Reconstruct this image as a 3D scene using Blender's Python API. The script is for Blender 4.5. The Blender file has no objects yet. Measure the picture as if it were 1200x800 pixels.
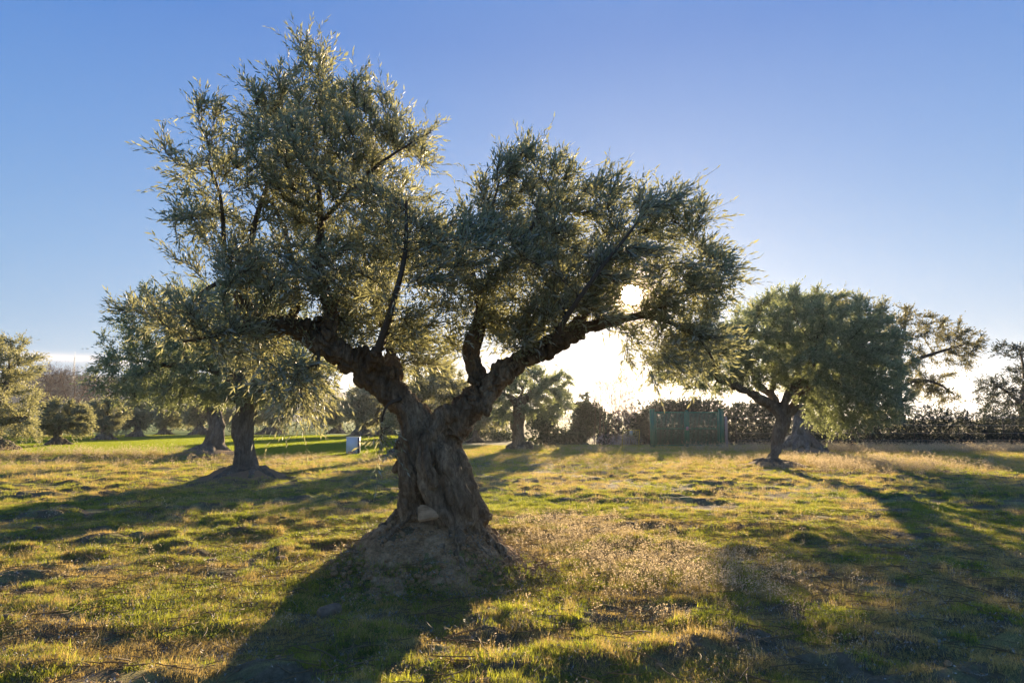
import bpy, math, random
import numpy as np
from mathutils import Vector, Matrix

random.seed(7)
SC = bpy.context.scene
COL = SC.collection
R = math.radians

# ------------------------------------------------------------------ camera
CAMZ, F = 1.6, 800.0                      # eye height; focal length in pixels of the 1200 px wide photograph
PITCH = math.atan(90 / 800)
cam = bpy.data.cameras.new('camera'); cam.lens = 24; cam.sensor_width = 36
cam.clip_start = .05; cam.clip_end = 6000
cam_o = bpy.data.objects.new('camera', cam); COL.objects.link(cam_o)
cam_o.location = (0, 0, CAMZ); cam_o.rotation_euler = (math.pi / 2 + PITCH, 0, 0)
SC.camera = cam_o
SC.render.resolution_x, SC.render.resolution_y = 1024, 682

# ------------------------------------------------------------------ light
SUN_DIR = Vector((.175, .986, .180)).normalized()
SUN_EL = math.asin(SUN_DIR.z); SUN_AZ = math.atan2(SUN_DIR.x, SUN_DIR.y)
sun = bpy.data.lights.new('sun', 'SUN'); sun.energy = 5.0; sun.angle = R(.6); sun.color = (1, .76, .47)
sun_o = bpy.data.objects.new('sun', sun); COL.objects.link(sun_o)
sun_o.rotation_euler = SUN_DIR.to_track_quat('Z', 'Y').to_euler()

world = bpy.data.worlds.new('World'); SC.world = world; world.use_nodes = True
W = world.node_tree; W.nodes.clear()
def wn(t, **k):
    n = W.nodes.new(t)
    for a, b in k.items(): setattr(n, a, b)
    return n
def wmath(op, a, b=None, c=None, clamp=False):
    n = wn('ShaderNodeMath', operation=op, use_clamp=clamp)
    for i, v in enumerate((a, b, c)):
        if v is None: continue
        if isinstance(v, (int, float)): n.inputs[i].default_value = v
        else: W.links.new(v, n.inputs[i])
    return n.outputs[0]
def wcol(op, a, b):
    n = wn('ShaderNodeVectorMath', operation=op)
    for i, v in enumerate((a, b)):
        if isinstance(v, tuple): n.inputs[i].default_value = v
        else: W.links.new(v, n.inputs[i])
    return n.outputs[0]
def wscale(v, f):
    n = wn('ShaderNodeVectorMath', operation='SCALE')
    if isinstance(v, tuple): n.inputs[0].default_value = v
    else: W.links.new(v, n.inputs[0])
    if isinstance(f, (int, float)): n.inputs['Scale'].default_value = f
    else: W.links.new(f, n.inputs['Scale'])
    return n.outputs[0]
sky = wn('ShaderNodeTexSky', sky_type='NISHITA', sun_disc=False)
sky.sun_elevation = SUN_EL; sky.sun_rotation = SUN_AZ
sky.altitude = 200; sky.air_density = 1.0; sky.dust_density = .55; sky.ozone_density = 2.2
tc = wn('ShaderNodeTexCoord')
nv = wn('ShaderNodeVectorMath', operation='NORMALIZE'); W.links.new(tc.outputs['Generated'], nv.inputs[0])
dotn = wn('ShaderNodeVectorMath', operation='DOT_PRODUCT'); W.links.new(nv.outputs[0], dotn.inputs[0]); dotn.inputs[1].default_value = SUN_DIR
cosang = wmath('MINIMUM', dotn.outputs['Value'], 1.0)
ang = wmath('ARCCOSINE', cosang)                                  # angle to the sun, radians
disc = wmath('LESS_THAN', ang, R(.85))
aur1 = wmath('EXPONENT', wmath('MULTIPLY', ang, -1 / R(1.3)))
aur2 = wmath('EXPONENT', wmath('MULTIPLY', ang, -1 / R(9.0)))
sep = wn('ShaderNodeSeparateXYZ'); W.links.new(nv.outputs[0], sep.inputs[0])
elev = wmath('ARCSINE', sep.outputs['Z'])
az = wmath('ARCTAN2', sep.outputs['X'], sep.outputs['Y'])
daz = wmath('SUBTRACT', az, SUN_AZ)
low = wmath('EXPONENT', wmath('MULTIPLY', wmath('MAXIMUM', elev, 0.0), -1 / R(3.5)))
side = wmath('EXPONENT', wmath('MULTIPLY', wmath('MULTIPLY', daz, daz), -1 / R(9) ** 2))
side2 = wmath('EXPONENT', wmath('MULTIPLY', wmath('MULTIPLY', daz, daz), -1 / R(40) ** 2))
glow_low = wmath('MULTIPLY', low, side)
glow_wide = wmath('MULTIPLY', low, side2)
# clear winter sky: deep blue overhead, pale at the horizon, brighter and warmer towards the low sun
rampn = wn('ShaderNodeValToRGB'); W.links.new(wmath('DIVIDE', elev, R(90), clamp=True), rampn.inputs[0])
stops = [(0, (.44, .55, .70)), (5 / 90, (.37, .51, .73)), (12 / 90, (.28, .45, .75)), (20 / 90, (.185, .36, .73)), (30 / 90, (.095, .26, .68)), (60 / 90, (.085, .235, .62)), (1, (.08, .22, .60))]
e_ = rampn.color_ramp.elements
while len(e_) < len(stops): e_.new(.5)
for q_, (p_, c_) in zip(e_, stops): q_.position = p_; q_.color = (*c_, 1)
SKY_LEVEL = .34
col = wcol('ADD', wcol('MULTIPLY', rampn.outputs[0], (.63, .79, .85)), wscale(sky.outputs[0], .014))
col = wcol('ADD', col, wscale((40.0, 34.0, 24.0), disc))
col = wcol('ADD', col, wscale((4.6, 2.5, .9), aur1))
col = wcol('ADD', col, wscale((.10, .06, .01), aur2))
col = wcol('ADD', col, wscale((.55, .33, .16), glow_low))
col = wcol('ADD', col, wscale((.40, .20, .06), glow_wide))
# low cloud bank on the left
mp = wn('ShaderNodeMapping'); W.links.new(nv.outputs[0], mp.inputs[0]); mp.inputs['Scale'].default_value = (9, 9, 60)
cn = wn('ShaderNodeTexNoise'); W.links.new(mp.outputs[0], cn.inputs['Vector']); cn.inputs['Scale'].default_value = 1.0; cn.inputs['Detail'].default_value = 6
def band(c, w):
    d = wmath('DIVIDE', wmath('SUBTRACT', elev, c), w)
    return wmath('EXPONENT', wmath('MULTIPLY', wmath('MULTIPLY', d, d), -1))
cm = wmath('MULTIPLY', wmath('MULTIPLY', wmath('SUBTRACT', cn.outputs[0], .36), 6, clamp=True), band(R(4.15), R(.34)), clamp=True)
lf = wmath('MULTIPLY', wmath('SUBTRACT', R(-12), az), 4, clamp=True)
cm = wmath('MULTIPLY', cm, lf)
cm2 = wmath('MULTIPLY', band(R(2.9), R(.8)), lf)
mixc = wn('ShaderNodeMix', data_type='RGBA'); W.links.new(wmath('MULTIPLY', cm2, .6), mixc.inputs['Factor']); W.links.new(col, mixc.inputs['A']); mixc.inputs['B'].default_value = (.42, .50, .64, 1)
mixd = wn('ShaderNodeMix', data_type='RGBA'); W.links.new(cm, mixd.inputs['Factor']); W.links.new(mixc.outputs['Result'], mixd.inputs['A']); mixd.inputs['B'].default_value = (1.0, .93, .93, 1)
bg = wn('ShaderNodeBackground'); W.links.new(mixd.outputs['Result'], bg.inputs['Color']); bg.inputs['Strength'].default_value = SKY_LEVEL
wo = wn('ShaderNodeOutputWorld'); W.links.new(bg.outputs[0], wo.inputs['Surface'])
world.cycles.sampling_method = 'MANUAL'; world.cycles.sample_map_resolution = 1024

vs = SC.view_settings
vs.view_transform = 'Standard'; vs.look = 'None'; vs.gamma = 1; vs.exposure = 1.65
SC.cycles.max_bounces = 7; SC.cycles.diffuse_bounces = 3; SC.cycles.transmission_bounces = 4
SC.cycles.transparent_max_bounces = 4; SC.cycles.caustics_reflective = False; SC.cycles.caustics_refractive = False
SC.cycles.sample_clamp_indirect = 4

# ------------------------------------------------------------------ helpers
def P(px, py, Y):
    """World point at distance Y (metres along +Y) whose picture position is px, py."""
    u = (400 - py) / F; x = (px - 600) / F
    dy = math.cos(PITCH) - u * math.sin(PITCH); dz = math.sin(PITCH) + u * math.cos(PITCH)
    return np.array((x / dy * Y, Y, CAMZ + dz / dy * Y))

def _hash(ix, iy, iz, seed):
    n = (ix.astype(np.int64) * 374761393 + iy.astype(np.int64) * 668265263 + iz.astype(np.int64) * 2147483647 % 1274126177 + seed * 974711)
    n = (n ^ (n >> 13)) * 1274126177
    n = n & 0x7fffffff
    n = (n ^ (n >> 16)) & 0xffff
    return n / 65535.0
def vn(x, y, z=0.0, seed=0):
    """Value noise 0..1, vectorised."""
    x = np.asarray(x, float); y = np.asarray(y, float); z = np.asarray(z, float) + 0 * x
    ix, iy, iz = np.floor(x), np.floor(y), np.floor(z)
    fx, fy, fz = x - ix, y - iy, z - iz
    fx = fx * fx * (3 - 2 * fx); fy = fy * fy * (3 - 2 * fy); fz = fz * fz * (3 - 2 * fz)
    r = 0
    for a in (0, 1):
        for b in (0, 1):
            for c in (0, 1):
                r = r + _hash(ix + a, iy + b, iz + c * 1.0, seed) * (fx if a else 1 - fx) * (fy if b else 1 - fy) * (fz if c else 1 - fz)
    return r
def fbm(x, y, z=0.0, seed=0, o=3):
    s, a, t = 0, 1.0, 0
    for k in range(o):
        s = s + a * vn(np.asarray(x) * 2 ** k, np.asarray(y) * 2 ** k, np.asarray(z) * 2 ** k, seed + k * 7); t += a; a *= .5
    return s / t
def sstep(a, b, x):
    t = np.clip((x - a) / (b - a), 0, 1); return t * t * (3 - 2 * t)

def link(o, parent=None):
    COL.objects.link(o)
    if parent: o.parent = parent
    return o
def mesh_np(name, V, faces, mat, parent=None, smooth=False, attrs=None):
    """V: n x 3; faces: list of (k x m index arrays). Vectorised mesh building."""
    me = bpy.data.meshes.new(name)
    V = np.ascontiguousarray(V, dtype=np.float32)
    me.vertices.add(len(V)); me.vertices.foreach_set('co', V.ravel())
    tot = sum(f.size for f in faces); npol = sum(len(f) for f in faces)
    me.loops.add(tot); me.loops.foreach_set('vertex_index', np.concatenate([f.ravel() for f in faces]).astype(np.int32))
    ls = []; lt = []; s = 0
    for f in faces:
        m = f.shape[1]; ls.append(s + np.arange(len(f)) * m); lt.append(np.full(len(f), m)); s += f.size
    me.polygons.add(npol)
    me.polygons.foreach_set('loop_start', np.concatenate(ls).astype(np.int32))
    try: me.polygons.foreach_set('loop_total', np.concatenate(lt).astype(np.int32))
    except Exception: pass
    if smooth: me.polygons.foreach_set('use_smooth', np.ones(npol, bool))
    me.update(calc_edges=True)
    if attrs:
        for an, (dom, arr) in attrs.items():
            at = me.attributes.new(an, 'FLOAT', dom); at.data.foreach_set('value', arr.astype(np.float32))
    if mat: me.materials.append(mat)
    o = bpy.data.objects.new(name, me)
    return link(o, parent)
def empty(name, loc=(0, 0, 0), rz=0, sc=1.0):
    o = bpy.data.objects.new(name, None); o.empty_display_size = .2
    o.location = loc; o.rotation_euler = (0, 0, rz); o.scale = (sc, sc, sc); COL.objects.link(o); return o
def tag(o, label=None, cat=None, group=None, kind=None):
    if label: o['label'] = label
    if cat: o['category'] = cat
    if group: o['group'] = group
    if kind: o['kind'] = kind
    return o
def copy_thing(src, loc, rz, sc, label=None, group=None):
    r = src.copy(); COL.objects.link(r); r.location = loc; r.rotation_euler = (0, 0, rz); r.scale = (sc, sc, sc)
    if label: r['label'] = label
    if group: r['group'] = group
    for ch in list(src.children):
        c = ch.copy(); COL.objects.link(c); c.parent = r
    return r

class MB:
    """Collects boxes and tubes for one mesh object."""
    def __init__(s): s.V = []; s.Fq = []; s.n = 0
    def add(s, V, Fq): s.V.append(np.asarray(V, float)); s.Fq.append(np.asarray(Fq) + s.n); s.n += len(V)
    def box(s, c, d, rz=0):
        cx, cy, cz = c; a, b, e = d[0] / 2, d[1] / 2, d[2] / 2
        v = np.array([[x, y, z] for z in (-e, e) for y in (-b, b) for x in (-a, a)])
        ca, sa = math.cos(rz), math.sin(rz)
        v = np.stack([v[:, 0] * ca - v[:, 1] * sa + cx, v[:, 0] * sa + v[:, 1] * ca + cy, v[:, 2] + cz], 1)
        s.add(v, [[0, 2, 3, 1], [4, 5, 7, 6], [0, 1, 5, 4], [2, 6, 7, 3], [0, 4, 6, 2], [1, 3, 7, 5]]); return s
    def bar(s, a, b, r, k=6):
        V, Q = tube(np.array([a, b], float), np.array([r, r]), k); s.add(V, Q); return s
    def build(s, name, mat, parent=None, smooth=False):
        return mesh_np(name, np.concatenate(s.V), [np.concatenate(s.Fq)], mat, parent, smooth)

def catmull(pts, n=5):
    pts = np.asarray(pts, float)
    if len(pts) < 3: 
        t = np.linspace(0, 1, n + 1)[:, None]; return pts[0] * (1 - t) + pts[-1] * t
    P_ = np.vstack([2 * pts[0] - pts[1], pts, 2 * pts[-1] - pts[-2]])
    out = []
    for i in range(1, len(P_) - 2):
        p0, p1, p2, p3 = P_[i - 1:i + 3]
        for t in np.arange(n) / n:
            out.append(.5 * ((2 * p1) + (-p0 + p2) * t + (2 * p0 - 5 * p1 + 4 * p2 - p3) * t * t + (-p0 + 3 * p1 - 3 * p2 + p3) * t ** 3))
    out.append(P_[-2]); return np.array(out)
def tube(pts, rad, k=8):
    """Closed tube (fan caps as degenerate-free quads) along pts."""
    pts = np.asarray(pts, float); n = len(pts)
    T = np.gradient(pts, axis=0); T /= np.linalg.norm(T, axis=1)[:, None] + 1e-9
    ref = np.array((.31, .12, .94)) if abs(T[:, 2]).mean() < .8 else np.array((.95, .3, .05))
    A = np.cross(T, ref); A /= np.linalg.norm(A, axis=1)[:, None] + 1e-9
    B = np.cross(T, A)
    th = np.arange(k) / k * 2 * math.pi
    V = pts[:, None] + (A[:, None] * np.cos(th)[None, :, None] + B[:, None] * np.sin(th)[None, :, None]) * np.asarray(rad)[:, None, None]
    V = V.reshape(-1, 3)
    i = np.arange(n - 1)[:, None] * k; j = np.arange(k)[None]; j2 = (j + 1) % k
    Q = np.stack([i + j, i + k + j, i + k + j2, i + j2], -1).reshape(-1, 4)
    c0, c1 = len(V), len(V) + 1
    V = np.vstack([V, pts[0] - T[0] * rad[0] * .5, pts[-1] + T[-1] * rad[-1] * .5])
    e = (n - 1) * k; caps = []
    for q in range(0, k, 2):
        caps.append([c0, q, (q + 1) % k, (q + 2) % k]); caps.append([c1, e + (q + 2) % k, e + (q + 1) % k, e + q])
    return V, np.vstack([Q, np.array(caps)])

# ------------------------------------------------------------------ materials
def mat_base(name):
    m = bpy.data.materials.new(name); m.use_nodes = True; N = m.node_tree; N.nodes.clear()
    out = N.nodes.new('ShaderNodeOutputMaterial'); return m, N, out
class MN:
    def __init__(s, name): s.m, s.N, s.out = mat_base(name)
    def n(s, t, **k):
        x = s.N.nodes.new(t)
        for a, b in k.items(): setattr(x, a, b)
        return x
    def l(s, a, b): s.N.links.new(a, b)
    def coord(s, scale=(1, 1, 1), which='Object'):
        t = s.n('ShaderNodeTexCoord'); m = s.n('ShaderNodeMapping'); m.inputs['Scale'].default_value = scale
        s.l(t.outputs[which], m.inputs[0]); return m.outputs[0]
    def noise(s, vec, scale, detail=4, rough=.55, dist=0):
        x = s.n('ShaderNodeTexNoise'); s.l(vec, x.inputs['Vector']); x.inputs['Scale'].default_value = scale
        x.inputs['Detail'].default_value = detail; x.inputs['Roughness'].default_value = rough; x.inputs['Distortion'].default_value = dist
        return x.outputs[0]
    def ramp(s, f, stops):
        r = s.n('ShaderNodeValToRGB'); s.l(f, r.inputs[0]); e = r.color_ramp.elements
        while len(e) < len(stops): e.new(.5)
        for i, (p, c) in enumerate(stops): e[i].position = p; e[i].color = (*c, 1) if len(c) == 3 else c
        return r.outputs[0]
    def mix(s, f, a, b, mode='MIX'):
        x = s.n('ShaderNodeMix', data_type='RGBA', blend_type=mode)
        for k, v in (('Factor', f), ('A', a), ('B', b)):
            if isinstance(v, (int, float)): x.inputs[k].default_value = v
            elif isinstance(v, tuple): x.inputs[k].default_value = (*v, 1)
            else: s.l(v, x.inputs[k])
        return x.outputs['Result']
    def math(s, op, a, b=0.0, clamp=False):
        x = s.n('ShaderNodeMath', operation=op, use_clamp=clamp)
        for i, v in enumerate((a, b)):
            if isinstance(v, (int, float)): x.inputs[i].default_value = v
            else: s.l(v, x.inputs[i])
        return x.outputs[0]
    def bump(s, h, dist, strength=1):
        b = s.n('ShaderNodeBump'); s.l(h, b.inputs['Height']); b.inputs['Distance'].default_value = dist; b.inputs['Strength'].default_value = strength
        return b.outputs[0]
    def pbr(s, col, rough=.8, spec=.3, normal=None, metal=0):
        p = s.n('ShaderNodeBsdfPrincipled')
        if isinstance(col, tuple): p.inputs['Base Color'].default_value = (*col, 1)
        else: s.l(col, p.inputs['Base Color'])
        p.inputs['Roughness'].default_value = rough; p.inputs['Specular IOR Level'].default_value = spec; p.inputs['Metallic'].default_value = metal
        if normal is not None: s.l(normal, p.inputs['Normal'])
        return p.outputs[0]
    def done(s, sh): s.l(sh, s.out.inputs['Surface']); return s.m

def m_leaf(name, top, under, trans, tmix=.38, rough=.50, spec=.42, var=.35, gold=0.0):
    """Two-sided leaf: upper face, paler underside, light through the blade; tone varies leaf by leaf (attribute 'tone')."""
    a = MN(name)
    at = a.n('ShaderNodeAttribute', attribute_name='tone'); oi = a.n('ShaderNodeObjectInfo')
    geo = a.n('ShaderNodeNewGeometry')
    k = a.math('ADD', a.math('MULTIPLY', at.outputs['Fac'], 2 * var), 1 - var)
    c = a.mix(geo.outputs['Backfacing'], top, under)
    kk = a.n('ShaderNodeCombineXYZ')
    for i in range(3): a.l(k, kk.inputs[i])
    c = a.mix(a.math('MULTIPLY', a.math('SUBTRACT', at.outputs['Fac'], .55, clamp=True), gold), c, (.26, .21, .07))
    c = a.mix(1.0, c, kk.outputs[0], 'MULTIPLY')
    t = a.mix(1.0, trans, kk.outputs[0], 'MULTIPLY')
    p = a.pbr(c, rough, spec)
    tr = a.n('ShaderNodeBsdfTranslucent'); a.l(t, tr.inputs['Color'])
    mx = a.n('ShaderNodeMixShader'); mx.inputs[0].default_value = tmix; a.l(p, mx.inputs[1]); a.l(tr.outputs[0], mx.inputs[2])
    return a.done(mx.outputs[0])

def m_bark(name, dark, mid, light, scale=1.0, bumpd=.012, soot_shade=0):
    a = MN(name); v = a.coord((1, 1, .32)); v2 = a.coord((1, 1, 1))
    n1 = a.noise(v, 9 * scale, 8, .65, 1.2); n2 = a.noise(v, 38 * scale, 6, .7, .6); n3 = a.noise(v2, 2.2 * scale, 3)
    c = a.ramp(n1, [(.30, dark), (.48, mid), (.72, light)])
    c2 = a.ramp(n2, [(.3, dark), (.7, light)])
    c = a.mix(.35, c, c2)
    c = a.mix(a.ramp(n3, [(.42, (0, 0, 0)), (.62, (.55, .55, .55))]), c, tuple(x * .55 for x in mid))
    vo = a.n('ShaderNodeTexVoronoi', feature='DISTANCE_TO_EDGE'); wv_ = a.n('ShaderNodeVectorMath', operation='ADD'); wn_ = a.n('ShaderNodeTexNoise'); a.l(v, wn_.inputs['Vector']); wn_.inputs['Scale'].default_value = 6 * scale
    ws_ = a.n('ShaderNodeVectorMath', operation='SCALE'); a.l(wn_.outputs['Color'], ws_.inputs[0]); ws_.inputs['Scale'].default_value = .16 / scale; a.l(v, wv_.inputs[0]); a.l(ws_.outputs[0], wv_.inputs[1])
    a.l(wv_.outputs[0], vo.inputs['Vector']); vo.inputs['Scale'].default_value = 30 * scale
    crk = a.ramp(vo.outputs['Distance'], [(.0, (0, 0, 0)), (.10, (1, 1, 1))])
    c = a.mix(a.math('ADD', a.math('MULTIPLY', crk, .35), .65), dark, c)
    n2 = a.math('ADD', n2, a.math('MULTIPLY', crk, .30))
    if soot_shade:                                                   # sooty mould plus painted-in shade, darkening the bark on the upper limbs
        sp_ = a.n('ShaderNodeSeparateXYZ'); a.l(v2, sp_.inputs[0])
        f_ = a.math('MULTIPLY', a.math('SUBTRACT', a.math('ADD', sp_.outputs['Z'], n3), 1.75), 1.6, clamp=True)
        c = a.mix(a.math('MULTIPLY', f_, soot_shade), c, (.035, .028, .02))
    h = a.math('ADD', a.math('MULTIPLY', n1, 1.0), a.math('MULTIPLY', n2, .45))
    return a.done(a.pbr(c, .92, .15, a.bump(h, bumpd * 2.2, 1)))

M = {}
M['bark'] = m_bark('olive_bark', (.04, .026, .015), (.24, .16, .092), (.60, .45, .28), soot_shade=.4)
M['bark_dark'] = m_bark('sooty_bark', (.02, .016, .012), (.06, .046, .033), (.15, .12, .09), 1.4)
M['bark_far'] = m_bark('grey_bark', (.05, .042, .033), (.22, .18, .135), (.42, .36, .28), .6, .03)
M['twig'] = MN('twig_bark'); M['twig'] = M['twig'].done(M['twig'].pbr((.10, .075, .052), .85, .2))
M['twig_brown'] = MN('bare_twig_bark'); M['twig_brown'] = M['twig_brown'].done(M['twig_brown'].pbr((.17, .105, .08), .85, .2))
M['olive'] = m_leaf('olive_leaf', (.19, .235, .17), (.44, .48, .42), (.46, .45, .19), .42, gold=.9)
M['olive_cool'] = m_leaf('olive_leaf_cool', (.15, .205, .13), (.29, .35, .27), (.38, .42, .16), .42)
M['olive_warm'] = m_leaf('olive_leaf_warm', (.18, .215, .135), (.34, .36, .28), (.42, .40, .16), .44, gold=.7)
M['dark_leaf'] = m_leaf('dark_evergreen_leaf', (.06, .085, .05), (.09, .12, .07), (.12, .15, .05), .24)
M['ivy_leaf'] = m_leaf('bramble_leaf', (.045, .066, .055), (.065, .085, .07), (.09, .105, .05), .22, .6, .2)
M['oak_leaf'] = m_leaf('oak_leaf', (.12, .13, .07), (.2, .2, .12), (.30, .27, .10), .4)
M['blossom'] = m_leaf('blossom_petal', (.62, .55, .54), (.6, .52, .52), (.62, .5, .45), .45, .6, .2, .2)

# ------------------------------------------------------------------ ground
MX, MY = -.80, 7.35                        # the main tree stands here
TREE_MOUNDS = []                            # other tree mounds: x, y, radius, height
def gz(x, y, detail=True):
    x = np.asarray(x, float); y = np.asarray(y, float)
    near = 1 - sstep(16, 34, np.hypot(x, y))
    z = .10 * (fbm(x / 9, y / 7, 0, 3, 2) - .5) * sstep(3, 12, np.hypot(x, y))
    # clods and shallow furrow ridges
    w = fbm(x / 2.2, y / 2.2, 0, 11, 2) - .5
    lump = fbm(x / .55 + w, y / .34 + w, 0, 21, 4)
    z = z + (sstep(.42, .80, lump) * .10 - .03) * (.25 + .75 * sstep(.35, .6, vn(x / 3.1, y / 2.4, 0, 5))) * (.35 + .65 * near) * 1.15
    z = z + .040 * (fbm(x / .19, y / .15, 0, 31, 3) - .5) * near
    # bank on the left, in front of the green meadow
    b = np.exp(-((y - 27 - .8 * (vn(x / 3, 0 * x, 0, 8) - .5)) / 1.1) ** 2) * sstep(-9, -13, x)
    z = z + .22 * b
    z = z * (1 - .75 * sstep(28, 31, y) * sstep(-3, -6, x))
    # soil heaped at the main tree's foot
    dx, dy = x - MX, y - MY
    rr = np.hypot(dx * np.where(dx < 0, .86, 1.0), dy * .92) + .10 * (vn(np.arctan2(dy, dx) * 1.9 + 9, 0 * x, 0, 17) - .5)
    z = z + .56 * (1 - sstep(.18, 1.22, rr)) ** 1.05
    for (mx, my, mr, mh) in TREE_MOUNDS:
        th_ = np.arctan2(y - my, x - mx); z = z + mh * (1 - sstep(.1 * mr, mr * (.75 + .7 * vn(th_ * 1.3 + mx, th_ * 0 + my, 0, 19)), np.hypot(x - mx, y - my))) * (.8 + .4 * vn(x * 3, y * 3, 0, 23))
    return z

# ------------------------------------------------------------------ tree machinery
def resample(p, step):
    p = np.asarray(p, float); d = np.r_[0, np.cumsum(np.linalg.norm(np.diff(p, axis=0), axis=1))]
    n = max(2, int(round(d[-1] / step)) + 1); t = np.linspace(0, d[-1], n)
    return np.stack([np.interp(t, d, p[:, k]) for k in range(p.shape[1])], 1)
def grow(paths, attr, step, kill, infl, iters, rng, trop=(0, 0, 0), jit=.25):
    """Space colonisation. paths: list of n x 4 (xyz, radius) limbs that exist already."""
    pos = []; par = []; man = []
    for p in paths:
        q = resample(p, step)
        if pos:
            A = np.array(pos); i0 = int(np.argmin(((A - q[0, :3]) ** 2).sum(1))); s = 1 if np.linalg.norm(A[i0] - q[0, :3]) < step * .6 else 0
        else: i0, s = -1, 0
        last = i0
        for v in q[s:]:
            pos.append(v[:3]); par.append(last); man.append(v[3]); last = len(pos) - 1
    n = len(pos); cap = n + 60000
    Pn = np.zeros((cap, 3)); Pn[:n] = pos; Pa = np.full(cap, -1); Pa[:n] = par; Mr = np.zeros(cap); Mr[:n] = man
    kids = np.zeros(cap, int)
    attr = attr.copy(); nd = np.full(len(attr), 1e9); ni = np.zeros(len(attr), int)
    def upd(lo, hi):
        for a in range(lo, hi, 400):
            b = min(a + 400, hi)
            D = ((attr[:, None] - Pn[None, a:b]) ** 2).sum(2); j = D.argmin(1); d = D[np.arange(len(attr)), j]
            m = d < nd; nd[m] = d[m]; ni[m] = a + j[m]
    upd(0, n)
    trop = np.array(trop, float)
    for it in range(iters):
        m = nd < infl * infl
        if not m.any(): break
        d = attr[m] - Pn[ni[m]]; d /= np.linalg.norm(d, axis=1)[:, None] + 1e-9
        acc = np.zeros((n, 3)); np.add.at(acc, ni[m], d)
        ids = np.unique(ni[m]); ids = ids[kids[ids] < 3]
        if not len(ids): break
        v = acc[ids]; v /= np.linalg.norm(v, axis=1)[:, None] + 1e-9
        v = v + trop + rng.normal(0, jit, v.shape); v /= np.linalg.norm(v, axis=1)[:, None]
        k = len(ids)
        if n + k >= cap: break
        Pn[n:n + k] = Pn[ids] + v * step; Pa[n:n + k] = ids; kids[ids] += 1
        upd(n, n + k); n += k
        keep = nd > kill * kill
        attr, nd, ni = attr[keep], nd[keep], ni[keep]
        if not len(attr): break
    return Pn[:n], Pa[:n], Mr[:n]
def pipe(par, tip, e=2.35):
    n = len(par); s = np.zeros(n)
    for i in range(n - 1, -1, -1):
        if s[i] == 0: s[i] = tip ** e
        if par[i] >= 0: s[par[i]] += s[i]
    return s ** (1 / e)
def branch_geo(pos, par, rad, skip, k=5):
    n = len(pos); has = par >= 0
    T = np.zeros((n, 3)); T[has] = pos[has] - pos[par[has]]; T[~has] = (0, 0, 1)
    T /= np.linalg.norm(T, axis=1)[:, None] + 1e-9
    ref = np.array((.42, .33, .12)); A = np.cross(T, ref); A /= np.linalg.norm(A, axis=1)[:, None] + 1e-9; B = np.cross(T, A)
    th = np.arange(k) / k * 2 * math.pi
    V = (pos[:, None] + (A[:, None] * np.cos(th)[None, :, None] + B[:, None] * np.sin(th)[None, :, None]) * rad[:, None, None]).reshape(-1, 3)
    c = np.where(has & ~skip)[0]; p = par[c]; j = np.arange(k); j2 = (j + 1) % k
    Q = np.stack([p[:, None] * k + j, p[:, None] * k + j2, c[:, None] * k + j2, c[:, None] * k + j], -1).reshape(-1, 4)
    return V, Q
def unit(v): v = np.asarray(v, float); return v / (np.linalg.norm(v, axis=-1, keepdims=True) + 1e-9)
def leaf_geo(o, d, L, nl, ll, lw, rng, fine=False, spread=.75, curve=None):
    """o, d: shoot origins and directions. Leaves in opposite pairs along each shoot."""
    n = len(o); d = unit(d); L = np.broadcast_to(L, (n,))
    c = np.zeros((n, 3)) if curve is None else curve
    side = unit(np.cross(d, unit(rng.normal(0, 1, (n, 3))))); s2 = np.cross(d, side)
    t = (np.arange(nl) + 1.0) / nl; t = t[None] * np.ones((n, 1)) + rng.uniform(-.3, .3, (n, nl)) / nl
    pt = o[:, None] + d[:, None] * (L[:, None] * t)[..., None] + c[:, None] * ((t ** 2) * L[:, None])[..., None]
    tan = unit(d[:, None] + 2 * c[:, None] * t[..., None])
    phi = (np.arange(nl) % 2) * math.pi + (np.arange(nl) // 2 % 2) * math.pi / 2
    phi = phi[None] + rng.uniform(-.5, .5, (n, nl))
    rd = side[:, None] * np.cos(phi)[..., None] + s2[:, None] * np.sin(phi)[..., None]
    sp = spread * rng.uniform(.55, 1.25, (n, nl)) * (1.15 - .6 * t)
    ax = unit(tan * np.cos(sp)[..., None] + rd * np.sin(sp)[..., None] + rng.normal(0, .10, (n, nl, 3)))
    wd = unit(np.cross(ax, unit(rd * .4 + tan + rng.normal(0, .55, (n, nl, 3)))))
    nrm = np.cross(ax, wd)
    sz = rng.uniform(.62, 1.12, (n, nl)) * (1.1 - .25 * t)
    l = (ll * sz)[..., None]; w = (lw * sz * rng.uniform(.8, 1.2, (n, nl)))[..., None]
    N = n * nl; tone = np.repeat(rng.uniform(0, 1, n), nl) * .5 + rng.uniform(0, .5, N)
    if fine:
        b = pt; m1 = pt + ax * l * .36; m2 = pt + ax * l * .72 - nrm * l * .03; e = pt + ax * l - nrm * l * .09
        V = np.stack([b, m1 - wd * w * .5, m1 + wd * w * .5, m2 - wd * w * .36, m2 + wd * w * .36, e], 2).reshape(-1, 3)
        i = np.arange(N)[:, None] * 6
        return V, [i + np.array([[0, 2, 1]]), i + np.array([[1, 2, 4, 3]]), i + np.array([[3, 4, 5]])], np.concatenate([tone] * 3)
    m = pt + ax * l * .45
    V = np.stack([pt, m + wd * w * .5, pt + ax * l - nrm * l * .06, m - wd * w * .5], 2).reshape(-1, 3)
    i = np.arange(N)[:, None] * 4
    return V, [i + np.array([[0, 1, 2, 3]])], tone
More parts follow.
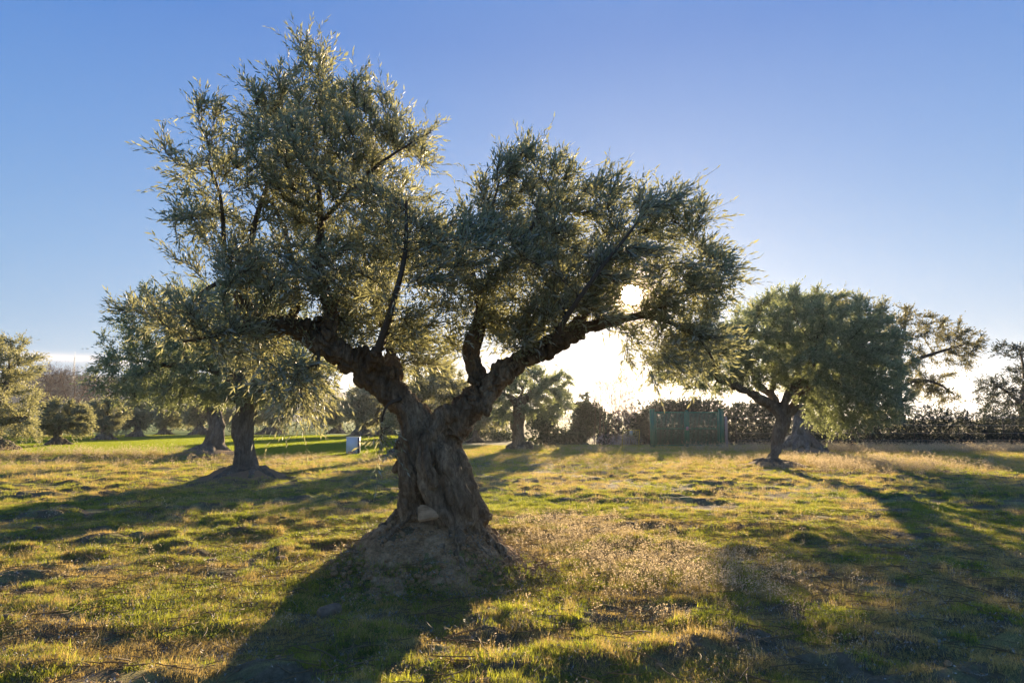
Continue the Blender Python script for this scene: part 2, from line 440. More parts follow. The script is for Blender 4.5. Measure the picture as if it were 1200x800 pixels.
def fuse(tubes, voxel, name, mat, parent, disp=.012, ds=9.0, twist=0.0, axis=(0, 0), smooth_it=2, zs=.3, seed=1):
    """Union of overlapping tubes as one skin, then bark relief along the normals."""
    Vs, Qs, n = [], [], 0
    for t in tubes:
        V, Q = t; Vs.append(V); Qs.append(Q + n); n += len(V)
    tmp = mesh_np('tmp', np.concatenate(Vs), [np.concatenate(Qs)], None)
    md = tmp.modifiers.new('r', 'REMESH'); md.mode = 'VOXEL'; md.voxel_size = voxel; md.use_smooth_shade = True
    if smooth_it: sm = tmp.modifiers.new('s', 'SMOOTH'); sm.factor = .5; sm.iterations = smooth_it
    dg = bpy.context.evaluated_depsgraph_get()
    me = bpy.data.meshes.new_from_object(tmp.evaluated_get(dg))
    bpy.data.objects.remove(tmp)
    me.name = name; nv_ = len(me.vertices)
    co = np.empty(nv_ * 3, np.float32); me.vertices.foreach_get('co', co); co = co.reshape(-1, 3).astype(float)
    no = np.empty(nv_ * 3, np.float32); me.vertices.foreach_get('normal', no); no = no.reshape(-1, 3)
    x, y, z = co[:, 0] - axis[0], co[:, 1] - axis[1], co[:, 2]
    a = twist * z; xx = x * np.cos(a) - y * np.sin(a); yy = x * np.sin(a) + y * np.cos(a)
    r1 = 1 - np.abs(2 * vn(xx * ds, yy * ds, z * ds * zs, seed) - 1)
    r2 = 1 - np.abs(2 * vn(xx * ds * 2.6, yy * ds * 2.6, z * ds * zs * 2.6, seed + 3) - 1)
    b = vn(xx * ds * .45, yy * ds * .45, z * ds * .45, seed + 9)
    crev = np.exp(-((1 - r1) / .20) ** 2) * (.5 + vn(xx * 3, yy * 3, z * 2, seed + 5)); crev2 = np.exp(-((1 - r2) / .25) ** 2)
    dd = disp * (-1.5 * crev - .6 * crev2 + .5 + 2.2 * (b - .5) + .9 * (vn(xx * ds * 1.6, yy * ds * 1.6, z * ds * .8, seed + 12) - .5))
    co = co + no * dd[:, None]
    me.vertices.foreach_set('co', co.astype(np.float32).ravel()); me.update()
    me.materials.clear(); me.materials.append(mat)
    o = bpy.data.objects.new(name, me)
    return link(o, parent)

def blobs_points(blobs, n, rng, clump=1.1, thr=.40, px=True):
    """blobs: (px, py, rx, ry, Y, rdepth[, weight]) in photo pixels at distance Y -> n points spread in clumps through the volume."""
    E = []
    for b in blobs:
        c = P(b[0], b[1], b[4]); s = b[4] / F
        E.append((c, np.array((b[2] * s, b[5], b[3] * s)), (b[6] if len(b) > 6 else 1) * b[2] * b[3] * b[5]))
    w = np.array([e[2] for e in E], float); w /= w.sum()
    out = []
    got = 0
    while got < n:
        i = rng.choice(len(E), n, p=w)
        c = np.array([E[k][0] for k in i]); r = np.array([E[k][1] for k in i])
        u = unit(rng.normal(0, 1, (n, 3))) * (rng.uniform(0, 1, (n, 1)) ** (1 / 2.6))
        p = c + u * r
        k = vn(p[:, 0] * clump, p[:, 1] * clump, p[:, 2] * clump, 77) * .6 + vn(p[:, 0] * clump * 2.3, p[:, 1] * clump * 2.3, p[:, 2] * clump * 2.3, 78) * .4
        p = p[(k > thr)]
        out.append(p); got += len(p)
    return np.concatenate(out)[:n]
def path(pts, Y0, base=None):
    """limb from (px, py, Y or None, r_px) -> smooth n x 4 in metres"""
    q = []
    for p in pts:
        Y = Y0 if p[2] is None else p[2]
        q.append(np.r_[P(p[0], p[1], Y), p[3] * Y / F])
    return catmull(np.array(q), 5)

def make_tree(name, label, cat, Y, base_px, trunk, limbs, blobs, n_attr, n_leaf, leaf, mat, step, tip, group=None, seed=1,
              voxel=.03, fine=False, trop=(0, 0, .05), shoot=(.22, 12), wind=(.15, 0, .25), droop=None, bark='bark_far', clear=None,
              clump=1.1, thr=.42, disp=.02, ds=6, twist=.8, roots=7, root_len=1.0, spread=.75, twigs='twig', strands=6, flare=1.0, thick_px=4.0, infl=5.5, kill=2.0, iters=70, flute=.42, extra=None, core=.62, ring=.56):
    """One tree: root Empty at the foot > trunk (with roots), branches, foliage."""
    rng = np.random.default_rng(seed)
    base = P(base_px[0], base_px[1], Y); bx_, by_ = base[0], Y; bz = float(gz(bx_, by_))
    root = tag(empty(name, (bx_, by_, bz)), label, cat, group)
    org = np.array((bx_, by_, bz))
    tubes = []
    tp = path(trunk, Y); tp[:, :3] -= org
    H = tp[-1, 2]
    # twisted strands round the trunk line
    nst = strands
    for k in range(nst):
        a0 = k / nst * 2 * math.pi + rng.uniform(-.3, .3)
        hh = (tp[:, 2] - tp[0, 2]) / max(.1, H - tp[0, 2])
        a = a0 + twist * hh * 2.0 + .25 * np.sin(hh * 5 + k)
        rr = tp[:, 3] * (ring + .14 * math.sin(k * 2.3))
        c = tp[:, :3] + np.stack([np.cos(a) * rr, np.sin(a) * rr, 0 * a], 1)
        tubes.append(tube(c, tp[:, 3] * (flute + .08 * math.sin(k * 1.7)) * (1 + .12 * np.sin(hh * 7 + k * 2)), 8))
    tubes.append(tube(tp[:, :3], tp[:, 3] * core, 10))
    r0 = tp[0, 3]
    for k in range(roots):
        a = k / roots * 2 * math.pi + rng.uniform(-.3, .3)
        ln = r0 * (1.6 + rng.uniform(0, 1.2)) * root_len
        s = np.linspace(0, 1, 8)
        a_ = a + rng.uniform(-.5, .5) * s
        x = tp[0, 0] + np.cos(a_) * (r0 * .55 + ln * s); y = tp[0, 1] + np.sin(a_) * (r0 * .55 + ln * s)
        zt = gz(x + bx_, y + by_) - bz
        z0 = tp[0, 2] + r0 * .9 * flare
        z = zt + (z0 - zt) * (1 - s) ** 2.4 - .5 * r0 * .34 * s
        rad = r0 * (.36 * (1 - s) ** 1.2 + .10 * (1 - .5 * s))
        tubes.append(tube(np.stack([x, y, z], 1), rad, 7))
    if extra: tubes += extra(org, rng)
    lp = []
    for li in limbs:
        q = path(li, Y); q[:, :3] -= org; lp.append(q)
        big = q[:, 3] > thick_px * Y / F
        m = int(big.sum())
        if big[0] and m > 2:
            q2 = q[:m]
            tubes.append(tube(q2[:, :3] + (rng.normal(0, .10, (m, 3)) * q2[:, 3:4]), q2[:, 3] * (.86 + .36 * vn(np.arange(m) * .55, seed * 3.3 + len(lp), 0, 5)), 8))
    tr = fuse(tubes, voxel, 'trunk', M[bark], root, disp, ds, twist * 1.2 / max(H, .5), (tp[0, 0], tp[0, 1]), seed=seed)
    att = blobs_points(blobs, n_attr, rng, clump, thr) - org
    if clear is not None: att = att[clear(att + org)]
    pos, par, man = grow([tp] + lp, att, step, kill * step, infl * step, iters, rng, trop, .22)
    rad = pipe(par, tip); rad = np.where(man > 0, np.maximum(np.minimum(rad, man), man * .9), np.minimum(rad, thick_px * Y / F * 1.2))
    n = len(pos)
    skip = (man > thick_px * Y / F * 1.02)
    V, Q = branch_geo(pos, par, rad, skip, 6 if fine else 4)
    # shoots
    free = np.where((rad < tip * 4.2) & (par >= 0))[0]
    L, nl = shoot; ns = int(n_leaf / nl)
    pick = free[rng.integers(0, len(free), ns)]
    t = rng.uniform(0, 1, (ns, 1)); o = pos[pick] * t + pos[par[pick]] * (1 - t)
    bd = unit(pos[pick] - pos[par[pick]])
    cen = att.mean(0)
    d = bd * .75 + rng.normal(0, .5, (ns, 3)) + unit(o - cen) * .3 + np.array(wind)
    cv = np.zeros((ns, 3)); cv[:, 2] = -.12
    if droop is not None:
        k = 1 - sstep(droop[0], droop[1], o[:, 2] + org[2])
        d[:, 2] -= k * 1.0; cv[:, 2] -= k * .25
    LL = L * rng.uniform(.6, 1.25, ns) * np.where(rng.uniform(0, 1, ns) < .12, 1.6, 1.0)
    keep = np.ones(ns, bool)
    if clear is not None: keep = clear(o + unit(d) * LL[:, None] * .6 + org) & clear(o + org) & clear(o + unit(d) * LL[:, None] + org)
    o, d, cv, LL = o[keep], d[keep], cv[keep], LL[keep]
    lv, lf_, tone = leaf_geo(o, d, LL, nl, leaf[0], leaf[1], rng, False, spread, cv)
    if fine:                                                         # thin green stems carry the leaves
        du = unit(d); e = o + du * LL[:, None] + cv * LL[:, None]; mid = o + du * LL[:, None] * .5 + cv * LL[:, None] * .25
        s1 = unit(np.cross(du, (.3, .2, .9))) * .0022; s2 = unit(np.cross(du, s1)) * .0022
        A = []
        for c_, f_ in ((o, 1.2), (e, .5)):
            for q_ in (s1, -s1 * .5 + s2 * .87, -s1 * .5 - s2 * .87): A.append(c_ + q_ * f_)
        SV = np.stack(A, 1).reshape(-1, 3); i = np.arange(len(o))[:, None] * 6 + len(V)
        SQ = np.concatenate([i + np.array([[a, b, b + 3, a + 3]]) for a, b in ((0, 1), (1, 2), (2, 0))])
        V = np.concatenate([V, SV]); Q = np.concatenate([Q, SQ])
    tag(mesh_np('branches', V, [Q], M[twigs], root, smooth=True), kind='stuff')
    tag(mesh_np('foliage', lv, lf_, M[mat], root, attrs={'tone': ('FACE', tone)}), kind='stuff')
    return root

def make_shrub(name, label, cat, blobs, n_leaf, leaf, mat, seed=1, group=None, stems=14, stem_r=.02, clump=1.3, thr=.42, shoot=(.25, 8), twigs='twig', up=.5):
    """Bush: stems from the ground, leaves in clumps through its volume."""
    rng = np.random.default_rng(seed)
    blobs = list(blobs) + [(b[0], 516 - (b[4] > 45) * 3, b[2], 7, b[4], b[5], 2.0) for b in blobs]
    Y = np.mean([b[4] for b in blobs]); c0 = P(np.mean([b[0] for b in blobs]), 500, Y); bz = float(gz(c0[0], c0[1]))
    org = np.array((c0[0], c0[1], bz)); root = tag(empty(name, org), label, cat, group)
    ns = int(n_leaf / shoot[1]); o = blobs_points(blobs, ns, rng, clump, thr)
    o = o[o[:, 2] > gz(o[:, 0], o[:, 1]) + .02]
    st = MB(); tips = blobs_points(blobs, stems, rng, clump, thr)
    for tpt in tips:
        b = np.array((tpt[0] + rng.normal(0, .25), tpt[1] + rng.normal(0, .2), 0)); b[2] = float(gz(b[0], b[1])) - .05
        mid = (b + tpt) / 2 + rng.normal(0, .12, 3)
        q = catmull([b, mid, tpt], 3); V, Q = tube(q - org, np.linspace(stem_r, stem_r * .3, len(q)), 4); st.add(V, Q)
    tag(st.build('stems', M[twigs], root, True), kind='stuff')
    d = rng.normal(0, .6, o.shape) + np.array((0, 0, up)) + unit(o - o.mean(0)) * .5
    lv, lf_, tone = leaf_geo(o - org, d, shoot[0] * rng.uniform(.6, 1.3, len(o)), shoot[1], leaf[0], leaf[1], rng, False, .9)
    tag(mesh_np('foliage', lv, lf_, M[mat], root, attrs={'tone': ('FACE', tone)}), kind='stuff')
    return root

# ------------------------------------------------------------------ where the trees stand
def gxy(px, py, Y): q = P(px, py, Y); return q[0], Y
for px, Y, r, h in ((287, 18.3, 1.25, .30), (249, 28, 1.5, .28), (905, 23, 1.2, .24), (938, 32, 1.7, .36), (474, 29.5, 1.2, .22), (609, 35.5, .9, .12)):
    TREE_MOUNDS.append((P(px, 520, Y)[0], Y, r, h))

# ------------------------------------------------------------------ ground sheet
def spaced(lo, hi, st, far, k):
    a = list(np.arange(lo, hi, st)); s = st; v = a[-1]
    while v < far: s *= k; v += s; a.append(v)
    return a
xs = spaced(0, 9.5, .065, 1250, 1.05); xs = np.array([-v for v in xs[:0:-1]] + xs)
ysr = spaced(2.0, 15, .055, 960, 1.035); b = spaced(0, .5, .3, 60, 1.25); ys = np.array([2.0 - v for v in b[:0:-1]] + ysr)
GX, GY = np.meshgrid(xs, ys)
GZ = gz(GX, GY)
ny, nx = GX.shape
idx = np.arange(nx * ny).reshape(ny, nx)
Q = np.stack([idx[:-1, :-1], idx[:-1, 1:], idx[1:, 1:], idx[1:, :-1]], -1).reshape(-1, 4)
g = MN('field_soil_and_moss'); gv = g.coord((1, 1, 1))
n_big = g.noise(gv, .35, 4, .6); n_mid = g.noise(gv, 1.9, 5, .62, .4); n_fine = g.noise(gv, 26, 5, .7); n_grit = g.noise(gv, 90, 3, .6)
soil = g.ramp(n_fine, [(.25, (.06, .045, .03)), (.55, (.17, .125, .083)), (.8, (.29, .225, .16))])
moss = g.ramp(n_grit, [(.3, (.06, .075, .02)), (.7, (.19, .19, .06))])
straw = g.ramp(n_grit, [(.3, (.14, .125, .045)), (.7, (.38, .32, .13))])
veg = g.mix(g.ramp(n_mid, [(.42, (0, 0, 0)), (.60, (1, 1, 1))]), moss, straw)
gc = g.mix(g.ramp(n_mid, [(.46, (.15, .15, .15)), (.57, (1, 1, 1))]), soil, veg)
# the green meadow beyond the bank
sp = g.n('ShaderNodeSeparateXYZ'); g.l(gv, sp.inputs[0])
yy_ = g.math('ADD', sp.outputs['Y'], g.math('MULTIPLY', n_big, 1.5))
m1 = g.math('MULTIPLY', g.math('SUBTRACT', yy_, 29.0), .8, clamp=True)
m2 = g.math('MULTIPLY', g.math('SUBTRACT', g.math('MULTIPLY', sp.outputs['Y'], -.10), sp.outputs['X']), .6, clamp=True)
mead = g.ramp(g.noise(gv, 7, 5, .7), [(.3, (.06, .12, .015)), (.7, (.15, .24, .03))])
gc = g.mix(g.math('MULTIPLY', m1, m2), gc, mead)
hgt = g.math('ADD', g.math('MULTIPLY', n_fine, .7), g.math('MULTIPLY', n_grit, .4))
for (mx_, my_, mr_, mh_) in TREE_MOUNDS:                             # trodden bare soil on the mounds
    dd_ = g.n('ShaderNodeVectorMath', operation='DISTANCE'); sc_ = g.n('ShaderNodeVectorMath', operation='MULTIPLY'); g.l(gv, sc_.inputs[0]); sc_.inputs[1].default_value = (1, 1, 0)
    g.l(sc_.outputs[0], dd_.inputs[0]); dd_.inputs[1].default_value = (mx_, my_, 0)
    k_ = g.math('MULTIPLY', g.math('SUBTRACT', g.math('ADD', mr_ * .95, g.math('MULTIPLY', g.math('SUBTRACT', n_mid, .5), 1.2)), dd_.outputs['Value']), 4, clamp=True)
    gc = g.mix(k_, gc, g.mix(n_fine, (.14, .09, .05), (.42, .29, .18)))
M['ground'] = g.done(g.pbr(gc, .95, .1, g.bump(hgt, .02, .9)))
ground = mesh_np('ground', np.stack([GX, GY, GZ], -1).reshape(-1, 3), [Q], M['ground'], smooth=True)
tag(ground, 'uneven field of thin grass, moss and brown soil', kind='structure')

# heap of bare soil at the main tree's foot, finer than the sheet
rr = np.linspace(0, 1.3, 84); th = np.linspace(0, 2 * math.pi, 300, endpoint=False)
RR, TH = np.meshgrid(rr, th, indexing='ij'); mx = MX + RR * np.cos(TH); my = MY + RR * np.sin(TH)
rim = sstep(1.3, 1.0, RR)
lumps = (fbm(mx / .17, my / .17, 0, 51, 3) - .45) * .13 + (fbm(mx / .055, my / .055, 0, 61, 3) - .5) * .055
gully = -np.abs(vn(TH * 3.2 + 20, RR * 2, 0, 71) - .5) * .10
mz = gz(mx, my) + rim * (.03 + lumps + gully * sstep(.1, .5, RR)) - (1 - rim) * .04
i0 = np.arange(83)[:, None] * 300; j0 = np.arange(300)[None]; j1 = (j0 + 1) % 300
MQ = np.stack([i0 + j0, i0 + 300 + j0, i0 + 300 + j1, i0 + j1], -1).reshape(-1, 4)
s = MN('heaped_soil'); sv = s.coord()
c = s.ramp(s.noise(sv, 5, 6, .65, .5), [(.3, (.24, .14, .065)), (.5, (.52, .33, .17)), (.75, (.64, .45, .26))])
c = s.mix(s.ramp(s.noise(sv, 40, 4, .7), [(.35, (.5, .5, .5)), (.6, (0, 0, 0))]), c, (.06, .043, .03))
M['soil'] = s.done(s.pbr(c, .95, .1, s.bump(s.noise(sv, 30, 6, .7), .03, 1)))
tag(mesh_np('earth_mound', np.stack([mx, my, mz], -1).reshape(-1, 3), [MQ], M['soil'], smooth=True), 'heap of dry brown soil round the foot of the large olive', kind='structure')

# ------------------------------------------------------------------ the large olive
def main_extra(org, rng):
    T = []
    def t_(pts, k=9): 
        q = catmull(np.array([np.r_[P(a, b, Y), r * Y / F] for a, b, Y, r in pts]), 5); q[:, :3] -= org
        T.append(tube(q[:, :3], q[:, 3], k))
    # outline cords of the trunk, photographed side
    t_([(480, 612, 7.2, 12), (480, 585, 7.08, 14), (480, 555, 7.02, 13), (480, 530, 7.02, 12), (484, 505, 7.05, 12), (480, 486, 7.08, 12), (464, 466, 7.12, 13)])
    t_([(524, 612, 6.98, 12), (509, 584, 6.92, 11), (499, 556, 6.90, 10), (497, 532, 6.93, 9), (504, 510, 7.0, 9), (515, 495, 7.1, 12), (528, 480, 7.1, 13)])
    t_([(548, 612, 7.02, 16), (538, 585, 6.98, 14), (528, 560, 6.98, 13), (519, 538, 7.0, 13), (509, 515, 7.05, 12), (494, 493, 7.12, 14), (480, 478, 7.12, 14)])
    t_([(566, 612, 7.25, 14), (552, 590, 7.25, 15), (545, 565, 7.25, 13), (534, 540, 7.3, 14), (524, 515, 7.3, 15), (528, 495, 7.3, 13)])
    t_([(510, 620, 7.5, 30), (508, 580, 7.5, 30), (508, 540, 7.5, 28), (508, 510, 7.45, 22)])
    t_([(488, 610, 7.65, 20), (492, 570, 7.65, 20), (498, 530, 7.6, 20), (490, 500, 7.5, 15)])
    # ridge lit as a pale tongue in the middle
    t_([(512, 570, 6.84, 7), (505, 556, 6.82, 7), (500, 542, 6.84, 6), (497, 530, 6.88, 6)])
    # burls
    for a, b, Y, r in ((470, 548, 7.15, 11), (477, 575, 7.1, 13), (549, 570, 7.2, 10), (534, 548, 7.0, 8), (564, 600, 7.2, 10), (523, 528, 7.0, 7), (470, 520, 7.2, 8), (486, 600, 7.05, 11)):
        t_([(a - 3, b - r * .6, Y, r * .55), (a, b, Y, r), (a + 2, b + r * .7, Y, r * .6)])
    # roots over the mound
    for k, (a, ln, r) in enumerate([(-78, .55, .030), (-60, .80, .046), (-46, .72, .030), (-33, .85, .052), (-14, .7, .05), (-128, .75, .026), (-165, .75, .03), (170, .7, .04), (120, .7, .05), (60, .7, .05), (25, .8, .05)]):
        n = 14; s_ = np.linspace(0, 1, n); a_ = R(a) + .30 * np.sin(s_ * 5 + k * 1.7) * s_
        x = MX + .05 + np.cos(a_) * (.24 + ln * s_); y = MY + np.sin(a_) * (.24 + ln * s_)
        z = gz(x, y) + .030 + .16 * (1 - s_) ** 4 - .045 * s_ ** 2 + .022 * (vn(s_ * 6, k * 7.7, 0, 9) - .5)
        T.append(tube(np.stack([x, y, z], 1) - org, r * (1.1 * (1 - s_) ** 1.5 + .5) * (.8 + .5 * vn(s_ * 7, k * 3.1, 0, 4)), 7))
        if k in (0, 1, 3):
            a2 = a_ + (.25 + .4 * s_) * (1 if k % 2 else -1); f = sstep(.2, .4, s_)
            x = MX + .05 + np.cos(a_ + (a2 - a_) * f) * (.24 + ln * .9 * s_); y = MY + np.sin(a_ + (a2 - a_) * f) * (.24 + ln * .9 * s_)
            z = gz(x, y) + .025 + .12 * (1 - s_) ** 4 - .04 * s_
            T.append(tube(np.stack([x, y, z], 1) - org, r * .5 * (1.2 - .5 * s_), 6))
    # knobs on the limbs
    for a, b, Y, r in ((357, 384, 7.0, 15), (345, 378, 7.05, 9), (371, 377, 7.1, 9), (440, 424, 7.05, 14), (462, 437, 7.1, 12), (425, 411, 7.05, 9), (566, 478, 7.1, 12), (572, 466, 7.15, 9), (553, 442, 7.15, 10), (551, 392, 7.3, 8), (452, 463, 7.1, 10), (588, 428, 7.2, 10), (395, 415, 7.0, 9), (283, 352, 7.05, 8), (560, 433, 7.2, 9)):
        t_([(a - r * .4, b - r * .5, Y, r * .6), (a, b, Y, r), (a + r * .5, b + r * .5, Y, r * .65)])
    return T
trunk = [(516, 625, 7.35, 44), (511, 580, 7.35, 38), (507, 545, 7.35, 34), (506, 518, 7.35, 27), (507, 502, 7.32, 22)]
limbs = [
    [(495, 502, 7.3, 22), (482, 482, 7.25, 20), (463, 463, 7.2, 18), (436, 440, 7.15, 17), (410, 424, 7.1, 15), (388, 405, 7.05, 13.5), (362, 394, 7.05, 12.5), (338, 384, 7.05, 12), (316, 382, 7.05, 12), (300, 378, 7.05, 11), (288, 360, 7.05, 10), (279, 336, 7.05, 8)],
    [(520, 506, 7.3, 20), (536, 490, 7.25, 19), (552, 472, 7.25, 17.5), (564, 456, 7.25, 16), (579, 443, 7.2, 14), (597, 431, 7.2, 13.5), (622, 418, 7.15, 12), (646, 404, 7.1, 12), (667, 392, 7.1, 10), (692, 382, 7.1, 7), (722, 375, 7.1, 5.5), (760, 368, 7.1, 4.5)],
    [(383, 402, 7.05, 10), (388, 380, 7.0, 9), (386, 355, 7.0, 8), (378, 335, 7.0, 7.5), (371, 318, 7.0, 7), (373, 298, 7.0, 6), (376, 265, 7.05, 4.5), (373, 220, 7.1, 3.5), (360, 187, 7.15, 2.6), (366, 135, 7.2, 1.8), (378, 98, 7.2, 1)],
    [(376, 262, 7.05, 4), (405, 230, 7.0, 3.2), (440, 196, 7.0, 2.4), (475, 172, 7.0, 1.6), (505, 155, 7.0, 1)],
    [(279, 337, 7.05, 6.5), (288, 305, 7.1, 4.8), (295, 280, 7.1, 4.2), (302, 250, 7.15, 3.6), (317, 207, 7.2, 2.6), (330, 165, 7.2, 1.8), (325, 110, 7.2, 1)],
    [(279, 337, 7.05, 5.5), (264, 305, 6.95, 4), (262, 270, 6.9, 3), (258, 230, 6.8, 2.2), (246, 195, 6.8, 1.3)],
    [(279, 337, 7.05, 5.5), (258, 331, 6.9, 3.6), (237, 343, 6.8, 3), (218, 360, 6.8, 2), (190, 370, 6.8, 1.2)],
    [(560, 440, 7.25, 11), (553, 420, 7.3, 9), (555, 398, 7.3, 8), (562, 370, 7.35, 6.5), (560, 342, 7.4, 5), (553, 310, 7.4, 4), (572, 260, 7.4, 2.6), (585, 212, 7.4, 1.3)],
    [(560, 345, 7.4, 4), (585, 318, 7.2, 3.2), (620, 270, 7.1, 2.2), (650, 238, 7.0, 1.2)],
    [(667, 392, 7.1, 8), (690, 362, 7.3, 5), (706, 330, 7.4, 4), (722, 290, 7.5, 2.8), (752, 255, 7.5, 1.5)],
    [(760, 368, 7.1, 4), (790, 352, 7.0, 3), (820, 315, 6.9, 2), (822, 285, 6.8, 1.2)],
    [(755, 369, 7.1, 4), (790, 380, 7.2, 3), (822, 400, 7.3, 2), (840, 430, 7.3, 1.2)],
    [(338, 385, 7.1, 8), (348, 355, 7.3, 5), (344, 315, 7.5, 4), (330, 260, 7.8, 2.6), (300, 210, 8.0, 1.5)],
    [(372, 408, 7.0, 3), (373, 424, 6.8, 2.2), (360, 431, 6.6, 2), (354, 445, 6.5, 1.6), (353, 470, 6.45, 1.1)],
    [(436, 430, 7.0, 8), (448, 395, 6.6, 5), (462, 350, 6.3, 4), (475, 295, 6.3, 3), (476, 235, 6.3, 1.6)],
    [(463, 445, 7.4, 9), (455, 400, 8.0, 6), (440, 350, 8.5, 4.5), (425, 290, 8.8, 3), (430, 210, 8.9, 1.6)],
    [(610, 424, 7.25, 8), (625, 385, 7.7, 5), (645, 340, 8.2, 4), (655, 295, 8.4, 2.6), (640, 245, 8.4, 1.4)],
    [(646, 404, 7.0, 6), (665, 370, 6.5, 4), (700, 320, 6.1, 3), (740, 270, 5.9, 2)],
    [(316, 382, 7.0, 6), (280, 385, 6.6, 4), (245, 395, 6.3, 3), (215, 400, 6.3, 1.6)],
    [(468, 468, 7.0, 3), (454, 474, 6.9, 1.8), (448, 490, 6.85, 1.3), (446, 515, 6.8, 1)],
]
blobs = [
    (374, 114, 46, 64, 7.2, .9, 1.4), (324, 135, 44, 52, 7.2, .9), (226, 205, 46, 42, 7.0, .8, .5), (262, 160, 42, 46, 7.1, .8, .8), (432, 150, 54, 50, 7.1, 1.0, 1.1), (470, 172, 40, 30, 7.1, .7, 2.0), (492, 165, 22, 24, 7.1, .5, 2.5), (645, 388, 45, 18, 6.8, .5, 2.0), (745, 372, 55, 22, 6.8, .7, 1.8), (600, 405, 26, 22, 6.9, .5, 1.5),
    (385, 225, 115, 78, 7.2, 1.5), (245, 288, 58, 66, 7.0, 1.2, .6), (460, 265, 86, 80, 7.2, 1.6, 1.1), (605, 255, 78, 66, 7.3, 1.5), (560, 325, 100, 70, 7.2, 1.6), (592, 208, 30, 36, 7.2, .8),
    (672, 264, 68, 58, 7.2, 1.5), (638, 215, 45, 30, 7.3, 1.0), (782, 272, 52, 56, 7.1, 1.2), (730, 266, 55, 42, 7.2, 1.2), (806, 345, 52, 56, 7.1, 1.2), (798, 416, 58, 50, 7.2, 1.0, 2.8), (748, 420, 36, 50, 6.9, .5, 4.5), (718, 380, 50, 26, 6.9, .6, 3.0), (770, 345, 45, 34, 7.0, .8, 1.8), (705, 335, 75, 48, 7.2, 1.4), (620, 370, 60, 30, 7.0, 1.2),
    (352, 445, 45, 48, 6.6, .8, 1.5), (500, 395, 70, 42, 7.6, 1.3, 1.1), (390, 330, 90, 60, 7.2, 1.5, .9), (184, 372, 40, 36, 6.7, .9), (250, 378, 72, 42, 6.6, 1.1, 1.1), (290, 410, 50, 40, 6.7, .9, 1.1),
    (446, 500, 20, 32, 6.8, .12, 1.6), (540, 410, 40, 35, 7.9, .8, 1.2), (430, 388, 62, 34, 7.7, .9, 1.6), (495, 415, 55, 36, 7.8, .8, 1.5), (595, 392, 46, 32, 7.6, .8, 1.8), (655, 366, 55, 28, 7.3, .9, 1.4), (310, 330, 50, 50, 7.2, 1.1, .8),
]
def gap(p, px, py, rx, ry):
    """True outside the opening in the crown round the line through picture position px, py at this tree's distance."""
    q = np.stack([(p[:, 0]), p[:, 1], p[:, 2] - CAMZ], 1)
    c, s = math.cos(PITCH), math.sin(PITCH)
    dep = q[:, 1] * c + q[:, 2] * s; up = -q[:, 1] * s + q[:, 2] * c
    x = 600 + F * q[:, 0] / dep; y = 400 - F * up / dep
    return ((x - px) / rx) ** 2 + ((y - py) / ry) ** 2 > 1
def main_clear(p):
    return gap(p, 740, 345, 11, 10) & gap(p, 682, 432, 22, 24) & (p[:, 1] > 4.6)
blobs = [(b_[0], b_[1], max(12, b_[2] - 13), max(12, b_[3] - 13), b_[4], b_[5], (b_[6] if len(b_) > 6 else 1) * (.55 if b_[0] < 500 and b_[1] < 310 else .8 if b_[1] < 300 else 1)) for b_ in blobs]
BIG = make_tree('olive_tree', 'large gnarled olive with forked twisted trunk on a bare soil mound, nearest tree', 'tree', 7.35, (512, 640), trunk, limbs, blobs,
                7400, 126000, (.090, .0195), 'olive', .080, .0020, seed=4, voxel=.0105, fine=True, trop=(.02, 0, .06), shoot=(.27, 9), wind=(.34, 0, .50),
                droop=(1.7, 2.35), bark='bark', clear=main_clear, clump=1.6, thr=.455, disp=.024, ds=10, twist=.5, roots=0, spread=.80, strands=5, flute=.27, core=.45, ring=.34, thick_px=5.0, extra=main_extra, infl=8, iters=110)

# ------------------------------------------------------------------ other trees
make_tree('olive_tree', 'thick straight-trunked olive left of the large one, in shade, nearest of the left trees', 'tree', 18.3, (288, 562),
          [(291, 566, 18.3, 18), (289, 545, 18.3, 15), (286, 525, 18.3, 13.5), (284, 505, 18.3, 13), (287, 485, 18.3, 13), (287, 466, 18.3, 12)],
          [[(287, 470, 18.3, 10), (272, 443, 18.2, 8), (240, 430, 18, 6), (190, 427, 17.8, 3.5), (150, 420, 17.6, 2)], [(287, 470, 18.3, 10), (300, 438, 18.4, 8), (312, 400, 18.6, 5), (322, 365, 18.8, 2.5)],
           [(287, 470, 18.3, 9), (280, 430, 18.8, 7), (262, 392, 19.4, 5), (250, 355, 19.8, 2)], [(288, 468, 18.3, 8), (318, 448, 17.4, 5), (350, 436, 17, 3)]],
          [(178, 408, 44, 50, 18, 2.0), (228, 380, 60, 50, 18.3, 2.6), (298, 385, 65, 60, 18.5, 2.8), (350, 430, 42, 50, 18.2, 2), (215, 445, 70, 38, 18, 2.6), (290, 445, 60, 38, 18.0, 2.4, 1.2), (150, 445, 34, 36, 17.8, 1.6)],
          3600, 90000, (.10, .034), 'olive_cool', .17, .006, seed=11, voxel=.035, shoot=(.30, 10), wind=(.05, 0, .15), disp=.035, ds=3.5, twist=.6, bark='bark_far', root_len=1.1, flare=.8, clump=.7, thr=.36)
